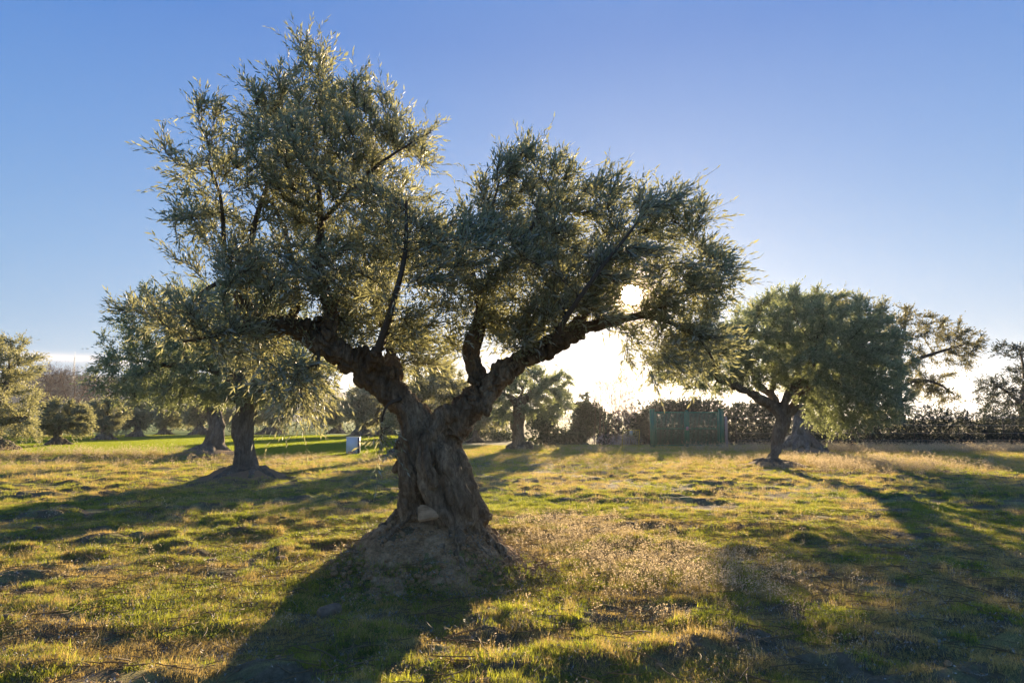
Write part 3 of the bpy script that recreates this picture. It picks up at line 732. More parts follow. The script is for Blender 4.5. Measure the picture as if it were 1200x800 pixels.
make_tree('olive_tree', 'leaning olive with broad flared foot, just behind the straight-trunked olive on the left', 'tree', 28, (249, 537),
          [(245, 540, 28, 17), (250, 520, 28, 12.5), (254, 502, 28, 11), (250, 484, 28, 10)],
          [[(250, 486, 28, 8), (235, 465, 28, 6), (205, 450, 28, 3)], [(250, 486, 28, 8), (265, 455, 28.5, 5), (275, 425, 29, 3)]],
          [(200, 450, 45, 30, 28, 2.2), (235, 425, 55, 38, 28.3, 2.6), (270, 440, 45, 32, 28.3, 2.4)],
          1500, 32000, (.13, .052), 'olive_cool', .28, .010, seed=12, voxel=.05, shoot=(.4, 8), disp=.05, ds=2.4, flare=.8, root_len=.7, clump=.6)
make_tree('olive_tree', 'spreading olive with slim hollow trunk right of the large one, nearest of the right trees', 'tree', 23, (905, 547),
          [(901, 551, 23, 11), (905, 538, 23, 8.5), (911, 522, 23, 6.8), (914, 506, 23, 7), (918, 490, 23, 8)],
          [[(916, 492, 23, 7), (905, 477, 22.9, 5.6), (890, 466, 22.7, 5), (872, 457, 22.5, 4.2), (855, 449, 22.4, 3.4), (840, 446, 22.3, 2.2)],
           [(914, 480, 23, 5), (903, 462, 23.1, 4.2), (889, 452, 23.2, 3.6), (881, 436, 23.3, 3), (870, 412, 23.3, 2)],
           [(918, 490, 23, 6), (922, 468, 22.8, 5), (930, 454, 22.7, 4.4), (941, 446, 22.6, 3.8), (952, 428, 22.6, 3), (958, 395, 22.6, 1.8)],
           [(918, 492, 23, 6.5), (932, 474, 23.2, 5.5), (946, 454, 23.4, 4.5), (963, 444, 23.5, 3.8), (985, 452, 23.5, 2.8), (1010, 470, 23.5, 1.8)],
           [(941, 446, 22.6, 3), (980, 425, 22.4, 2.6), (1010, 405, 22.3, 1.6)], [(903, 462, 23.1, 3), (910, 430, 23.6, 2.6), (915, 390, 24, 1.6)]],
          [(868, 400, 46, 42, 23, 2.2), (915, 378, 55, 42, 23, 2.6), (970, 385, 55, 45, 23, 2.6), (1010, 420, 46, 52, 23, 2.4), (1015, 470, 44, 34, 23, 2), (842, 432, 32, 32, 22.8, 1.8), (812, 430, 26, 32, 22.6, 1.7, 1.3), (784, 428, 20, 28, 22.4, 1.3, 1.2), (940, 425, 60, 26, 22.6, 2.4), (975, 462, 42, 20, 22.6, 1.6), (990, 495, 40, 18, 23.4, 1.4), (900, 430, 50, 22, 23, 2)],
          4200, 125000, (.11, .042), 'olive_cool', .19, .006, seed=13, voxel=.032, shoot=(.34, 10), wind=(.02, 0, .3), disp=.035, ds=4, twist=.8, strands=5, flute=.40, roots=9, root_len=1.0, flare=1.1, bark='bark_far', clump=.8, thr=.37, thick_px=2.6)
make_tree('olive_tree', 'broad dark olive on a low mound, directly behind the spreading olive on the right', 'tree', 32, (938, 527),
          [(938, 530, 32, 16), (938, 515, 32, 12), (938, 500, 32, 10), (941, 482, 32, 9)],
          [[(941, 484, 32, 7), (955, 468, 32, 5), (980, 450, 32, 3), (1005, 420, 32, 2)], [(940, 484, 32, 7), (930, 462, 32, 5), (915, 430, 32, 3)], [(941, 484, 32, 6), (950, 440, 32.5, 4), (960, 390, 33, 2)]],
          [(985, 372, 52, 30, 33, 3), (1015, 390, 34, 40, 33, 2.5), (925, 372, 50, 32, 33, 3), (1035, 435, 26, 40, 33, 2.5), (960, 425, 60, 45, 33, 3), (1040, 480, 26, 28, 33, 2)],
          2200, 62000, (.14, .058), 'olive_warm', .30, .010, seed=14, voxel=.055, shoot=(.42, 8), wind=(0, 0, .3), disp=.05, ds=2.2, clump=.5, thr=.33, thick_px=2.6, roots=8)
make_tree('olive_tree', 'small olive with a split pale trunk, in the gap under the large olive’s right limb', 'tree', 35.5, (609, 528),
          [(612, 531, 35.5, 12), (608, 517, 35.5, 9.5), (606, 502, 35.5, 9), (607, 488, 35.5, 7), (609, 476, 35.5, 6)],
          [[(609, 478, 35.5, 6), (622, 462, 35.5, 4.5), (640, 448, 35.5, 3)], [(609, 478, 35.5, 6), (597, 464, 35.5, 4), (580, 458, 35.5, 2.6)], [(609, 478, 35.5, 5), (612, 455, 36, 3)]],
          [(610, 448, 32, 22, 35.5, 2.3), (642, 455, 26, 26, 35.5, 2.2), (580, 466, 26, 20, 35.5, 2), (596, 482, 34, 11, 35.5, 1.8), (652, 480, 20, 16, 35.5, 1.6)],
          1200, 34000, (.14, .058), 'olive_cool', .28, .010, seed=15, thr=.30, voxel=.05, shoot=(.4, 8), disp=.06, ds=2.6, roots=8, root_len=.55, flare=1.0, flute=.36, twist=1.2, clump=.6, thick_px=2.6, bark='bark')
make_tree('olive_tree', 'olive half hidden behind the large olive’s trunk, on a brown hump beside the white box', 'tree', 29.5, (474, 532),
          [(476, 536, 29.5, 12), (476, 518, 29.5, 11), (478, 500, 29.5, 10), (478, 486, 29.5, 9)],
          [[(478, 488, 29.5, 6), (462, 470, 29.5, 4), (445, 462, 29.5, 2.4)], [(478, 488, 29.5, 6), (495, 466, 29.5, 4), (515, 452, 29.5, 2.4)]],
          [(470, 455, 34, 26, 29.5, 2.2), (505, 445, 36, 26, 29.5, 2.4), (535, 462, 22, 20, 29.5, 1.6)],
          1100, 30000, (.13, .05), 'olive_warm', .26, .010, seed=16, voxel=.05, shoot=(.4, 8), disp=.05, ds=2.6, clump=.6, thick_px=2.6)
make_tree('olive_tree', 'bronze-tinted olive cut by the left edge of the photo', 'tree', 34, (-6, 528),
          [(-4, 530, 34, 13), (-6, 512, 34, 10), (-4, 498, 34, 9)],
          [[(-4, 500, 34, 6), (12, 492, 33.5, 4), (34, 490, 33, 2.5)], [(-4, 500, 34, 6), (0, 470, 34, 4), (12, 430, 34, 2.4)], [(-4, 500, 34, 6), (-30, 460, 34, 4)]],
          [(8, 425, 34, 34, 34, 2.6), (-30, 440, 50, 50, 34, 3), (26, 462, 26, 28, 33.5, 2), (0, 485, 40, 22, 33.5, 2.2), (40, 498, 20, 18, 33.2, 1.4), (25, 508, 26, 12, 33.2, 1.4)],
          1800, 44000, (.14, .055), 'olive_warm', .28, .010, seed=17, voxel=.055, shoot=(.42, 8), wind=(.1, 0, .3), disp=.05, ds=2.4, clump=.6, thr=.38, thick_px=2.4)
make_tree('olive_tree', 'low pale-leaved olive seen just left of the small split-trunked one, farther back', 'tree', 46, (556, 518),
          [(556, 518, 46, 6), (557, 508, 46, 5), (557, 500, 46, 4.5)], [[(557, 502, 46, 3), (572, 492, 46, 2)]],
          [(572, 490, 26, 14, 46, 2.4), (550, 480, 22, 16, 46, 2.2)], 600, 14000, (.19, .085), 'olive_warm', .36, .013, seed=18, voxel=.07, shoot=(.5, 7), disp=.05, ds=2, clump=.5, thick_px=2)
# the row on the left: one is built, the others are copies with their own label
row = make_tree('olive_tree', 'round young olive right of the bronze-tinted one, first of the meadow row', 'tree', 41, (68, 522),
          [(68, 523, 41, 8), (67, 512, 41, 5), (69, 500, 41, 4.5)], [[(69, 503, 41, 3.4), (80, 492, 41, 2)], [(69, 503, 41, 3.4), (62, 488, 41, 2)]],
          [(80, 487, 25, 18, 41, 1.5), (70, 480, 18, 14, 41, 1.3), (92, 500, 18, 13, 41, 1.1), (58, 495, 12, 14, 41, 1)],
          900, 22000, (.15, .065), 'olive_warm', .22, .009, group='young olives in a row beside the meadow', seed=19, voxel=.05, shoot=(.36, 8), disp=.04, ds=3, clump=.8, thick_px=1.8)
for px, Y, rz, sc, lb in ((124, 50, 2.2, 1.12, 'round young olive, second of the row at the meadow’s left edge'), (160, 58, 4.0, 1.15, 'round young olive, third of the row at the meadow’s left edge'), (193, 67, 1.0, 1.2, 'round young olive, farthest of the row at the meadow’s left edge')):
    x = P(px, 500, Y)[0]; copy_thing(row, (x, Y, float(gz(x, Y))), rz, sc, lb)
for px, Y, rz, sc, lb in ((236, 66, .4, 1.6, 'olive behind the two left trunks, at the far side of the meadow'), (318, 70, 2.4, 1.7, 'olive seen right of the straight trunk, at the far side of the meadow'), (395, 74, 4.4, 1.4, 'olive left of the white box, at the far side of the meadow'),
                          (424, 62, 1.4, 1.65, 'tall pale green olive above the white box, at the far side of the meadow'), (452, 64, 3.1, 1.45, 'olive right of the white box, at the far side of the meadow'), (486, 47, 2.0, 1.45, 'olive hidden behind the large olive’s trunk, nearest of those across the meadow'), (500, 58, 5.0, 1.9, 'tall olive behind the large olive’s trunk, at the far side of the meadow'), (535, 63, .9, 1.8, 'olive in the fork gap, beyond the low pale-leaved one')):
    x = P(px, 500, Y)[0]; copy_thing(row, (x, Y, float(gz(x, Y))), rz, sc, lb, 'olives at the far side of the meadow')

make_tree('oak_tree', 'airy thin-leaved tree leaning right behind the dark hedge, with sky showing through', 'tree', 45, (1062, 520),
          [(1058, 518, 45, 6), (1056, 490, 45, 5), (1052, 462, 45, 4.5), (1050, 440, 45, 4)],
          [[(1050, 445, 45, 3.2), (1066, 425, 45, 2.6), (1092, 415, 45, 2), (1125, 405, 45, 1.2)], [(1052, 455, 45, 3), (1075, 445, 45, 2.4), (1100, 450, 45, 1.6), (1118, 462, 45, 1)], [(1050, 440, 45, 3), (1058, 400, 45, 2.2), (1062, 370, 45, 1.2)]],
          [(1085, 392, 32, 28, 45, 2), (1118, 402, 30, 30, 45, 2), (1098, 445, 32, 30, 45, 2), (1058, 378, 24, 26, 45, 1.8), (1142, 402, 14, 14, 45, 1), (1060, 430, 20, 40, 45, 1.6)],
          1300, 19000, (.16, .075), 'oak_leaf', .30, .012, seed=21, voxel=.07, shoot=(.45, 6), disp=.03, ds=2, clump=.75, thr=.47, thick_px=2.2, twigs='twig', wind=(.25, 0, .2))
make_tree('oak_tree', 'thin sprawling tree at the right edge, rising above the hedge', 'tree', 50, (1200, 518),
          [(1198, 518, 50, 5), (1198, 490, 50, 4), (1196, 470, 50, 3.5)],
          [[(1196, 474, 50, 3), (1182, 460, 50, 2), (1165, 450, 50, 1.2)], [(1196, 474, 50, 3), (1200, 440, 50, 2), (1196, 412, 50, 1.2)], [(1196, 474, 50, 3), (1225, 450, 50, 2)]],
          [(1172, 470, 34, 26, 50, 2), (1200, 415, 34, 20, 50, 2), (1210, 450, 36, 35, 50, 2.2), (1160, 450, 14, 14, 50, 1), (1225, 480, 30, 30, 50, 2)],
          1100, 17000, (.18, .08), 'ivy_leaf', .32, .013, seed=22, voxel=.07, shoot=(.5, 6), disp=.03, ds=2, clump=.7, thr=.45, thick_px=2)
make_tree('evergreen_tree', 'dark dense evergreen whose top shows above the spreading olive on the right', 'tree', 48, (968, 519),
          [(966, 519, 48, 8), (966, 470, 48, 7), (966, 420, 48, 5)], [[(966, 430, 48, 4), (960, 380, 48, 3), (962, 350, 48, 1.5)]],
          [(962, 368, 30, 24, 48, 2.6), (955, 410, 40, 40, 48, 3), (985, 420, 36, 40, 48, 3), (965, 460, 45, 30, 48, 3)], 800, 22000, (.2, .09), 'dark_leaf', .4, .014, seed=23, voxel=.09, shoot=(.5, 8), disp=.03, ds=2, clump=.5, thr=.3, thick_px=2)
bare = make_tree('bare_tree', 'leafless brown tree behind the young olives on the left, below the mast', 'tree', 95, (84, 503),
          [(84, 504, 95, 2.4), (85, 490, 95, 2), (86, 480, 95, 1.6)], [[(86, 482, 95, 1.2), (95, 465, 95, .8), (104, 450, 95, .5)], [(86, 482, 95, 1.2), (76, 460, 95, .8), (70, 440, 95, .5)], [(86, 480, 95, 1.2), (88, 450, 95, .6)]],
          [(84, 455, 24, 26, 95, 3), (70, 450, 16, 22, 95, 2.4), (102, 462, 14, 16, 95, 2)], 1500, 9000, (.34, .035), 'twig_brown', .38, .022, group='leafless brown trees on the left', seed=24, voxel=.12, shoot=(1.0, 5), disp=.05, ds=1, clump=.25, thr=.25, thick_px=.9, wind=(0, 0, .5), twigs='twig_brown', spread=.5, kill=1.6)
for px, Y, rz, sc, lb in ((54, 102, 2, 1.1, 'leafless grey-brown tree, leftmost of those below the cloud bank'), (112, 104, 4.2, .95, 'leafless brown tree, rightmost of those before the wooded hill')):
    x = P(px, 500, Y)[0]; copy_thing(bare, (x, Y, float(gz(x, Y))), rz, sc, lb)

# ------------------------------------------------------------------ bushes and hedges
make_shrub('bush', 'dark green bush right of the small split-trunked olive', 'bush', [(660, 495, 34, 30, 42, 1.6), (640, 502, 24, 20, 42, 1.4), (674, 476, 26, 20, 42, 1.2)], 20000, (.18, .09), 'dark_leaf', 31, clump=.6)
make_shrub('bush', 'dark bush with flat top left of the blossoming shrub', 'bush', [(695, 500, 24, 24, 42, 1.5), (690, 486, 20, 16, 42, 1.2)], 13000, (.18, .09), 'dark_leaf', 32, clump=.6)
make_shrub('bush', 'low dark bush left of the small split-trunked olive', 'bush', [(570, 507, 32, 12, 50, 1.8), (540, 505, 22, 14, 50, 1.6)], 12000, (.18, .09), 'dark_leaf', 33, clump=.5)
make_shrub('flowering_shrub', 'shrub covered in pinkish white blossom between dark bush and yellow frame', 'shrub', [(718, 462, 26, 24, 41, 1.3), (730, 484, 18, 16, 41, 1.0), (736, 455, 18, 16, 41, 1)], 11000, (.055, .045), 'blossom', 34, stems=40, shoot=(.22, 8), clump=1.2, thr=.45, twigs='twig_brown')
make_shrub('bramble', 'tangle of dark bramble behind the yellow frame', 'bush', [(732, 504, 30, 20, 41.6, 1), (750, 492, 18, 18, 41.6, 1)], 8000, (.18, .09), 'ivy_leaf', 35, clump=.9, stems=40)
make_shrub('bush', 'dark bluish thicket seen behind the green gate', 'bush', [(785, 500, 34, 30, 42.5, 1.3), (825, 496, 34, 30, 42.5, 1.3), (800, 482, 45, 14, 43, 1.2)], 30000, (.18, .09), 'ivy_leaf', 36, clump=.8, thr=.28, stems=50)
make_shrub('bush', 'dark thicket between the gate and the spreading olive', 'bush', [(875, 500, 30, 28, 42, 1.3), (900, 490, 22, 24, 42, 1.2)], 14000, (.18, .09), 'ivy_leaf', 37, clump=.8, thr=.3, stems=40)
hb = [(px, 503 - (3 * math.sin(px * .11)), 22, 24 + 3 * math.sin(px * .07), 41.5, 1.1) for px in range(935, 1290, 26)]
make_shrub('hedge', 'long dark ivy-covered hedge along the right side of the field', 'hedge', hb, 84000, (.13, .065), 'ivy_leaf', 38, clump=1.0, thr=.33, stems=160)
make_shrub('bush', 'low dark undergrowth under the far olives across the meadow', 'bush', [(px, 502, 26, 9, 78, 2) for px in range(205, 470, 34)], 16000, (.24, .09), 'dark_leaf', 39, clump=.4, stems=30)
make_shrub('bush', 'grey-green brush behind the leftmost olives', 'bush', [(px, 500, 22, 12, 60, 2) for px in (0, 28, 60, 95, 130)], 12000, (.2, .08), 'olive_warm', 40, clump=.5, stems=30)

# ------------------------------------------------------------------ hills
hm = MN('wooded_hillside'); hv = hm.coord()
hc = hm.ramp(hm.noise(hv, .05, 6, .65), [(.3, (.022, .035, .022)), (.55, (.045, .06, .035)), (.75, (.085, .075, .05))])
M['hill'] = hm.done(hm.pbr(hc, 1, .05))
def hill(name, label, prof, Y0, Y1, seed, nx_=340, ny_=26, rough=2.6):
    pxs = np.linspace(prof[0][0], prof[-1][0], nx_); top = np.interp(pxs, [p[0] for p in prof], [p[1] for p in prof])
    t = np.linspace(0, 1, ny_)[:, None]; Yv = Y0 + (Y1 - Y0) * t + 0 * pxs[None]
    X = (pxs[None] - 600) / F * Y1 / math.cos(PITCH) * (1 + 0 * t)
    Hh = (490 - top)[None] * Y1 / F * np.sin(np.clip(t * 1.15, 0, 1) * math.pi / 2) ** 1.2
    Z = Hh + rough * (fbm(X / 9, Yv / 16, 0, seed, 3) - .5) * (Hh > 1) * 2 * t ** .3 - 1.0 * (1 - t)
    X = np.vstack([X, X[-1:]]); Yv = np.vstack([Yv, Yv[-1:] + 60]); Z = np.vstack([Z, Z[-1:] * 0 - 5])
    n1, n2 = X.shape; id_ = np.arange(n1 * n2).reshape(n1, n2)
    q = np.stack([id_[:-1, :-1], id_[:-1, 1:], id_[1:, 1:], id_[1:, :-1]], -1).reshape(-1, 4)
    tag(mesh_np(name, np.stack([X, Yv, Z], -1).reshape(-1, 3), [q], M['hill'], smooth=False), label, kind='structure')
hill('hill', 'dark wooded hill on the horizon at the left', [(-260, 450), (-60, 446), (40, 441), (80, 440), (120, 440), (160, 443), (240, 448), (330, 456), (420, 468), (520, 484), (600, 494)], 330, 470, 81)
hill('distant_hill', 'pale blue far ridge', [(-400, 470), (100, 458), (250, 452), (380, 456), (480, 468), (620, 482), (760, 488), (900, 492)], 560, 740, 82, rough=4)

# air: one closed box of thin haze round everything up to and including the hills
hz = bpy.data.materials.new('thin_haze'); hz.use_nodes = True; nt = hz.node_tree; nt.nodes.clear()
ho = nt.nodes.new('ShaderNodeOutputMaterial'); pv = nt.nodes.new('ShaderNodeVolumePrincipled'); nt.links.new(pv.outputs[0], ho.inputs['Volume'])
pv.inputs['Color'].default_value = (.90, .94, 1, 1); pv.inputs['Density'].default_value = .00033; pv.inputs['Anisotropy'].default_value = .5
m_ = MB(); m_.box((0, 430, 20.5), (2600, 1100, 47)); tag(m_.build('haze', hz), 'thin bright haze in the air', kind='stuff')

# lattice mast on the hill
mm = MN('galvanised_steel'); M['steel'] = mm.done(mm.pbr((.30, .31, .32), .5, .5, metal=.6))
b = P(86, 441, 330); mast = tag(empty('radio_mast', (b[0], 330, 10)), 'thin lattice radio mast standing up against the cloud bank on the left', 'mast')
hb_ = P(86, 419, 330)[2] - 10
for k in range(3):
    a = k * 2.094; m_ = MB(); m_.bar((math.cos(a) * .6, math.sin(a) * .6, 0), (math.cos(a) * .25, math.sin(a) * .25, hb_), .07, 5); m_.build('mast_leg', M['steel'], mast)
m_ = MB()
for i in range(22):
    z0, z1 = hb_ * i / 22, hb_ * (i + 1) / 22; r0, r1 = .6 - .35 * i / 22, .6 - .35 * (i + 1) / 22
    for k in range(3):
        a, a2 = k * 2.094, (k + 1) * 2.094; m_.bar((math.cos(a) * r0, math.sin(a) * r0, z0), (math.cos(a2) * r1, math.sin(a2) * r1, z1), .03, 4)
m_.build('bracing', M['steel'], mast)
m_ = MB(); m_.bar((0, 0, hb_ - .5), (0, 0, hb_ + 3), .05, 5); m_.build('antenna', M['steel'], mast)

# ------------------------------------------------------------------ far shed
wm = MN('whitewash'); wv = wm.coord(); M['white_wall'] = wm.done(wm.pbr(wm.ramp(wm.noise(wv, 1.5, 5), [(.3, (.5, .51, .52)), (.7, (.68, .68, .67))]), .85, .2))
rm = MN('roof_sheet'); M['roof'] = rm.done(rm.pbr((.36, .36, .35), .6, .3))
dm = MN('dark_opening'); M['dark'] = dm.done(dm.pbr((.03, .035, .035), .7, .3))
x0 = P(374, 500, 118)[0]; shed = tag(empty('shed', (x0, 118, 0), .25), 'low whitewashed farm shed far across the meadow, left of the white box', 'shed')
m_ = MB(); m_.box((0, 0, .85), (2.8, 2.4, 1.9)); m_.build('wall', M['white_wall'], shed)
m_ = MB(); m_.box((0, -.1, 1.88), (3.1, 2.8, .12)); m_.build('roof', M['roof'], shed)
m_ = MB(); m_.box((-.6, -1.21, .75), (.8, .06, 1.5)); m_.build('door', M['dark'], shed)
m_ = MB(); m_.box((.75, -1.21, 1.1), (.5, .06, .5)); m_.build('window', M['dark'], shed)

# ------------------------------------------------------------------ gate, frame, box, fence
def paint(name, col, rough=.5, wear=(.2, .13, .08), amt=.25):
    a = MN(name); v = a.coord()
    f = a.ramp(a.noise(v, 6, 6, .7), [(.56, (0, 0, 0)), (.72, (amt, amt, amt))])
    c = a.mix(f, tuple(col), wear); c = a.mix(a.math('MULTIPLY', a.noise(v, 2, 3), .35), c, tuple(x * .6 for x in col))
    return a.done(a.pbr(c, rough, .4))
M['green_paint'] = paint('green_gate_paint', (.016, .20, .125)); M['yellow_paint'] = paint('yellow_frame_paint', (.52, .38, .06))
M['grey_post'] = paint('grey_concrete_post', (.33, .33, .34), .9); M['tag'] = paint('pale_plate', (.55, .52, .42))
M['box_white'] = paint('white_box_panel', (.90, .92, .94), .45, (.4, .4, .4), .15); M['box_blue'] = paint('dark_blue_side', (.035, .075, .16)); M['red'] = paint('red_print', (.55, .05, .07), .6, (.4, .1, .1), .1)
Yg = 37.0; gl, gr_ = P(764.5, 500, Yg)[0], P(845.5, 500, Yg)[0]; gb = float(gz((gl + gr_) / 2, Yg)); gw = gr_ - gl
gate = tag(empty('gate', ((gl + gr_) / 2, Yg, gb)), 'double green metal gate of upright bars, closed, in front of the dark thicket', 'gate')
for sx in (-1, 1):
    m_ = MB(); m_.box((sx * gw / 2, 0, 1.0), (.24, .14, 2.1)); m_.box((sx * gw / 2, 0, 2.07), (.28, .18, .05)); m_.build('post', M['green_paint'], gate)
for sx in (-1, 1):
    x0, x1 = (-gw / 2 + .15, -.06) if sx < 0 else (.06, gw / 2 - .15)
    m_ = MB(); c_ = (x0 + x1) / 2; w_ = x1 - x0
    for z in (1.92, .16): m_.box((c_, 0, z), (w_, .06, .07))
    m_.box((c_, 0, 1.05), (w_ - .12, .045, .05))
    for x in (x0 + .03, x1 - .03): m_.box((x, .001, 1.04), (.065, .062, 1.83))
    m_.build('leaf_frame', M['green_paint'], gate)
    n = 22
    for i in range(n):
        b_ = MB(); b_.bar((x0 + .06 + (w_ - .12) * (i + .5) / n, -.04, .17), (x0 + .06 + (w_ - .12) * (i + .5) / n, -.04, 1.91), .017, 6); b_.build('bar', M['green_paint'], gate)
m_ = MB(); m_.box((0, -.05, 1.05), (.12, .09, .2)); m_.bar((.07, -.12, 1.08), (.18, -.12, 1.08), .012, 6); m_.build('lock', M['steel'], gate)
m_ = MB(); m_.box((0, 0, 1.06), (.17, .03, 1.95)); m_.build('meeting_stile', M['green_paint'], gate)
x0 = P(851, 500, 37.1)[0]; gb = float(gz(x0, 37.1))
m_ = MB(); m_.box((x0, 37.1, gb + .8), (.11, .11, 1.7)); m_.box((x0, 37.1, gb + 1.67), (.09, .09, .05))
tag(m_.build('concrete_post', M['grey_post']), 'pale grey concrete post at the right side of the green gate', 'post')
# yellow frame
x0 = P(739.5, 500, 37.5)[0]; gb = float(gz(x0, 37.5)); fr = tag(empty('barrier', (x0, 37.5, gb)), 'yellow tubular barrier leaning in the weeds left of the green gate', 'barrier')
TL, TR, BL, BR = (-.42, .06, .94), (.47, .06, .94), (-.52, -.05, 0), (.38, -.05, 0)
for a, b_ in ((TL, TR), (BL, TL), (BR, TR)):
    m_ = MB(); m_.bar(a, b_, .026, 8); m_.build('tube', M['yellow_paint'], fr, True)
for i in range(1, 8):
    t = i / 8; a = [BL[k] + (BR[k] - BL[k]) * t for k in range(3)]; b_ = [TL[k] + (TR[k] - TL[k]) * t for k in range(3)]; a[2] += .12
    m_ = MB(); m_.bar(a, b_, .009, 5); m_.build('rod', M['yellow_paint'], fr)
m_ = MB(); m_.bar((BL[0] + .02, -.045, .12), (BR[0] + .02, -.045, .12), .018, 6); m_.build('lower_rail', M['yellow_paint'], fr)
m_ = MB(); m_.box((.0, .03, .76), (.17, .012, .27)); m_.build('plate', M['tag'], fr)
# white box
x0 = P(413, 500, 30.5)[0]; gb = float(gz(x0, 30.5)) - .04; wb = tag(empty('cabinet', (x0, 30.5, gb), .02), 'small white box with dark blue side and red print, standing at the meadow’s edge', 'cabinet')
m_ = MB(); m_.box((0, 0, .41), (.50, .012, .78)); m_.build('front_panel', M['box_white'], wb)
m_ = MB(); m_.box((.03, .17, .41), (.56, .32, .78)); m_.build('body', M['box_blue'], wb)
m_ = MB(); m_.box((.03, .165, .815), (.59, .36, .025)); m_.build('lid', M['box_white'], wb)
for z, ws, xx in ((.15, (.06, .09, .05, .08), -.16), (.10, (.05, .07), -.08)):
    m_ = MB()
    for w_ in ws: m_.box((xx + w_ / 2, -.009, z), (w_, .004, .034)); xx += w_ + .02
    m_.build('red_print', M['red'], wb)
m_ = MB(); m_.bar((.31, .08, .62), (.36, .08, .62), .03, 8); m_.build('knob', M['dark'], wb)
M['wood'] = paint('weathered_dark_post', (.07, .06, .05), .9)
# wire fence before the hedge
fe = tag(empty('wire_fence', (P(1075, 500, 39.6)[0], 39.6, 0)), 'thin wire fence on slim posts in front of the dark hedge', 'fence')
fx = P(1075, 500, 39.6)[0]; X0 = P(862, 500, 39.6)[0] - fx; X1 = P(1280, 500, 39.6)[0] - fx
nP = 9
for i in range(nP):
    x = X0 + (X1 - X0) * i / (nP - 1); m_ = MB(); z = float(gz(x + fx, 39.6)); m_.bar((x, 0, z - .1), (x, 0, z + 1.6), .022, 6); m_.build('post', M['wood'], fe)
for z in (.35, .75, 1.2, 1.65):
    m_ = MB(); m_.bar((X0, -.03, z), (X1, -.03, z), .006, 4); m_.build('wire', M['steel'], fe)

# ------------------------------------------------------------------ block and stones
def stone(name, label, c, r, seed, mat, cat='stone', group=None, sub=3, sink=.25):
    import bmesh
    bm = bmesh.new(); bmesh.ops.create_icosphere(bm, subdivisions=sub, radius=1)
    for v in bm.verts:
        p = v.co.normalized(); k = .78 + .42 * float(vn(p.x * 1.7 + seed, p.y * 1.7, p.z * 1.7, seed)) + .10 * float(vn(p.x * 5 + seed, p.y * 5, p.z * 5, seed + 1))
        q = Vector((max(-.8, min(.8, p.x * k)), max(-.75, min(.75, p.y * k)), max(-.7, min(.72, p.z * k))))
        v.co = Vector((q.x * r[0], q.y * r[1], q.z * r[2]))
    me = bpy.data.meshes.new(name); bm.to_mesh(me); bm.free(); me.materials.append(mat)
    me.polygons.foreach_set('use_smooth', np.ones(len(me.polygons), bool))
    o = bpy.data.objects.new(name, me); link(o); o.location = (c[0], c[1], float(gz(c[0], c[1])) + r[2] * (1 - 2 * sink) * .7)
    o.rotation_euler = (seed * .13 % .3, .1, seed * 1.3); return tag(o, label, cat, group)
sm = MN('sandy_stone'); sv_ = sm.coord(); M['stone'] = sm.done(sm.pbr(sm.ramp(sm.noise(sv_, 9, 6, .65), [(.3, (.12, .085, .055)), (.6, (.25, .18, .12)), (.8, (.36, .28, .20))]), .9, .2, sm.bump(sm.noise(sv_, 40, 5), .01, .7)))
sm = MN('cut_sandstone'); sv_ = sm.coord((1, 1, 2.5)); M['block'] = sm.done(sm.pbr(sm.ramp(sm.noise(sv_, 10, 6, .6), [(.3, (.22, .13, .065)), (.5, (.42, .27, .15)), (.7, (.54, .36, .21))]), .9, .15, sm.bump(sm.noise(sv_, 60, 5), .004, .6)))
# wedge-shaped block wedged between trunk and soil
bp = P(500, 601, 6.74)
import bmesh
bm = bmesh.new()
prof = [(-.095, -.095), (.135, -.06), (.12, -.005), (.065, .045), (-.02, .088), (-.09, .083)]
fr_ = [bm.verts.new((x * .9, -.045, z * .9)) for x, z in prof]; bk = [bm.verts.new((x * .87, .07, z * .87)) for x, z in prof]
bm.faces.new(fr_); bm.faces.new(bk[::-1])
for i in range(6): bm.faces.new((fr_[i], bk[i], bk[(i + 1) % 6], fr_[(i + 1) % 6]))
bmesh.ops.recalc_face_normals(bm, faces=bm.faces); bmesh.ops.bevel(bm, geom=list(bm.edges), offset=.016, segments=3, affect='EDGES')
me = bpy.data.meshes.new('stone_block'); bm.to_mesh(me); bm.free(); me.materials.append(M['block'])
blk = bpy.data.objects.new('stone_block', me); link(blk); blk.location = bp; blk.rotation_euler = (-.25, 0, .12)
tag(blk, 'pale cut sandstone block with sloping top, lodged at the foot of the large olive’s trunk', 'stone')
def on(px, py):
    """ground point seen at px, py (flat ground)"""
    Y = 1.6 * F / (py - 490); 
    for _ in range(4):
        q = P(px, py, Y); h = float(gz(q[0], Y)); Y = (1.6 - h) * F / (py - 490) * .995 if py > 495 else Y
    return P(px, py, Y)[0], Y
x, y = on(386, 709); stone('stone', 'rounded tan stone lying in the grass at the mound’s left foot', (x, y), (.115, .085, .065), 3, M['stone'])
for k, (px, py, r, lb) in enumerate(((249, 652, .07, 'small tan stone on the sunlit grass left of the large olive'), (44, 624, .09, 'flat grey stone in the shaded grass near the left edge'), (8, 722, .05, 'pale pebble-sized stone at the lower left edge'),
                                     (567, 685, .045, 'small stone at the mound’s front foot'), (330, 650, .08, 'tan stone half sunk in sunlit grass between the two nearest olives'))):
    x, y = on(px, py); stone('stone', lb, (x, y), (r, r * .75, r * .55), 10 + k, M['stone'], sub=2)

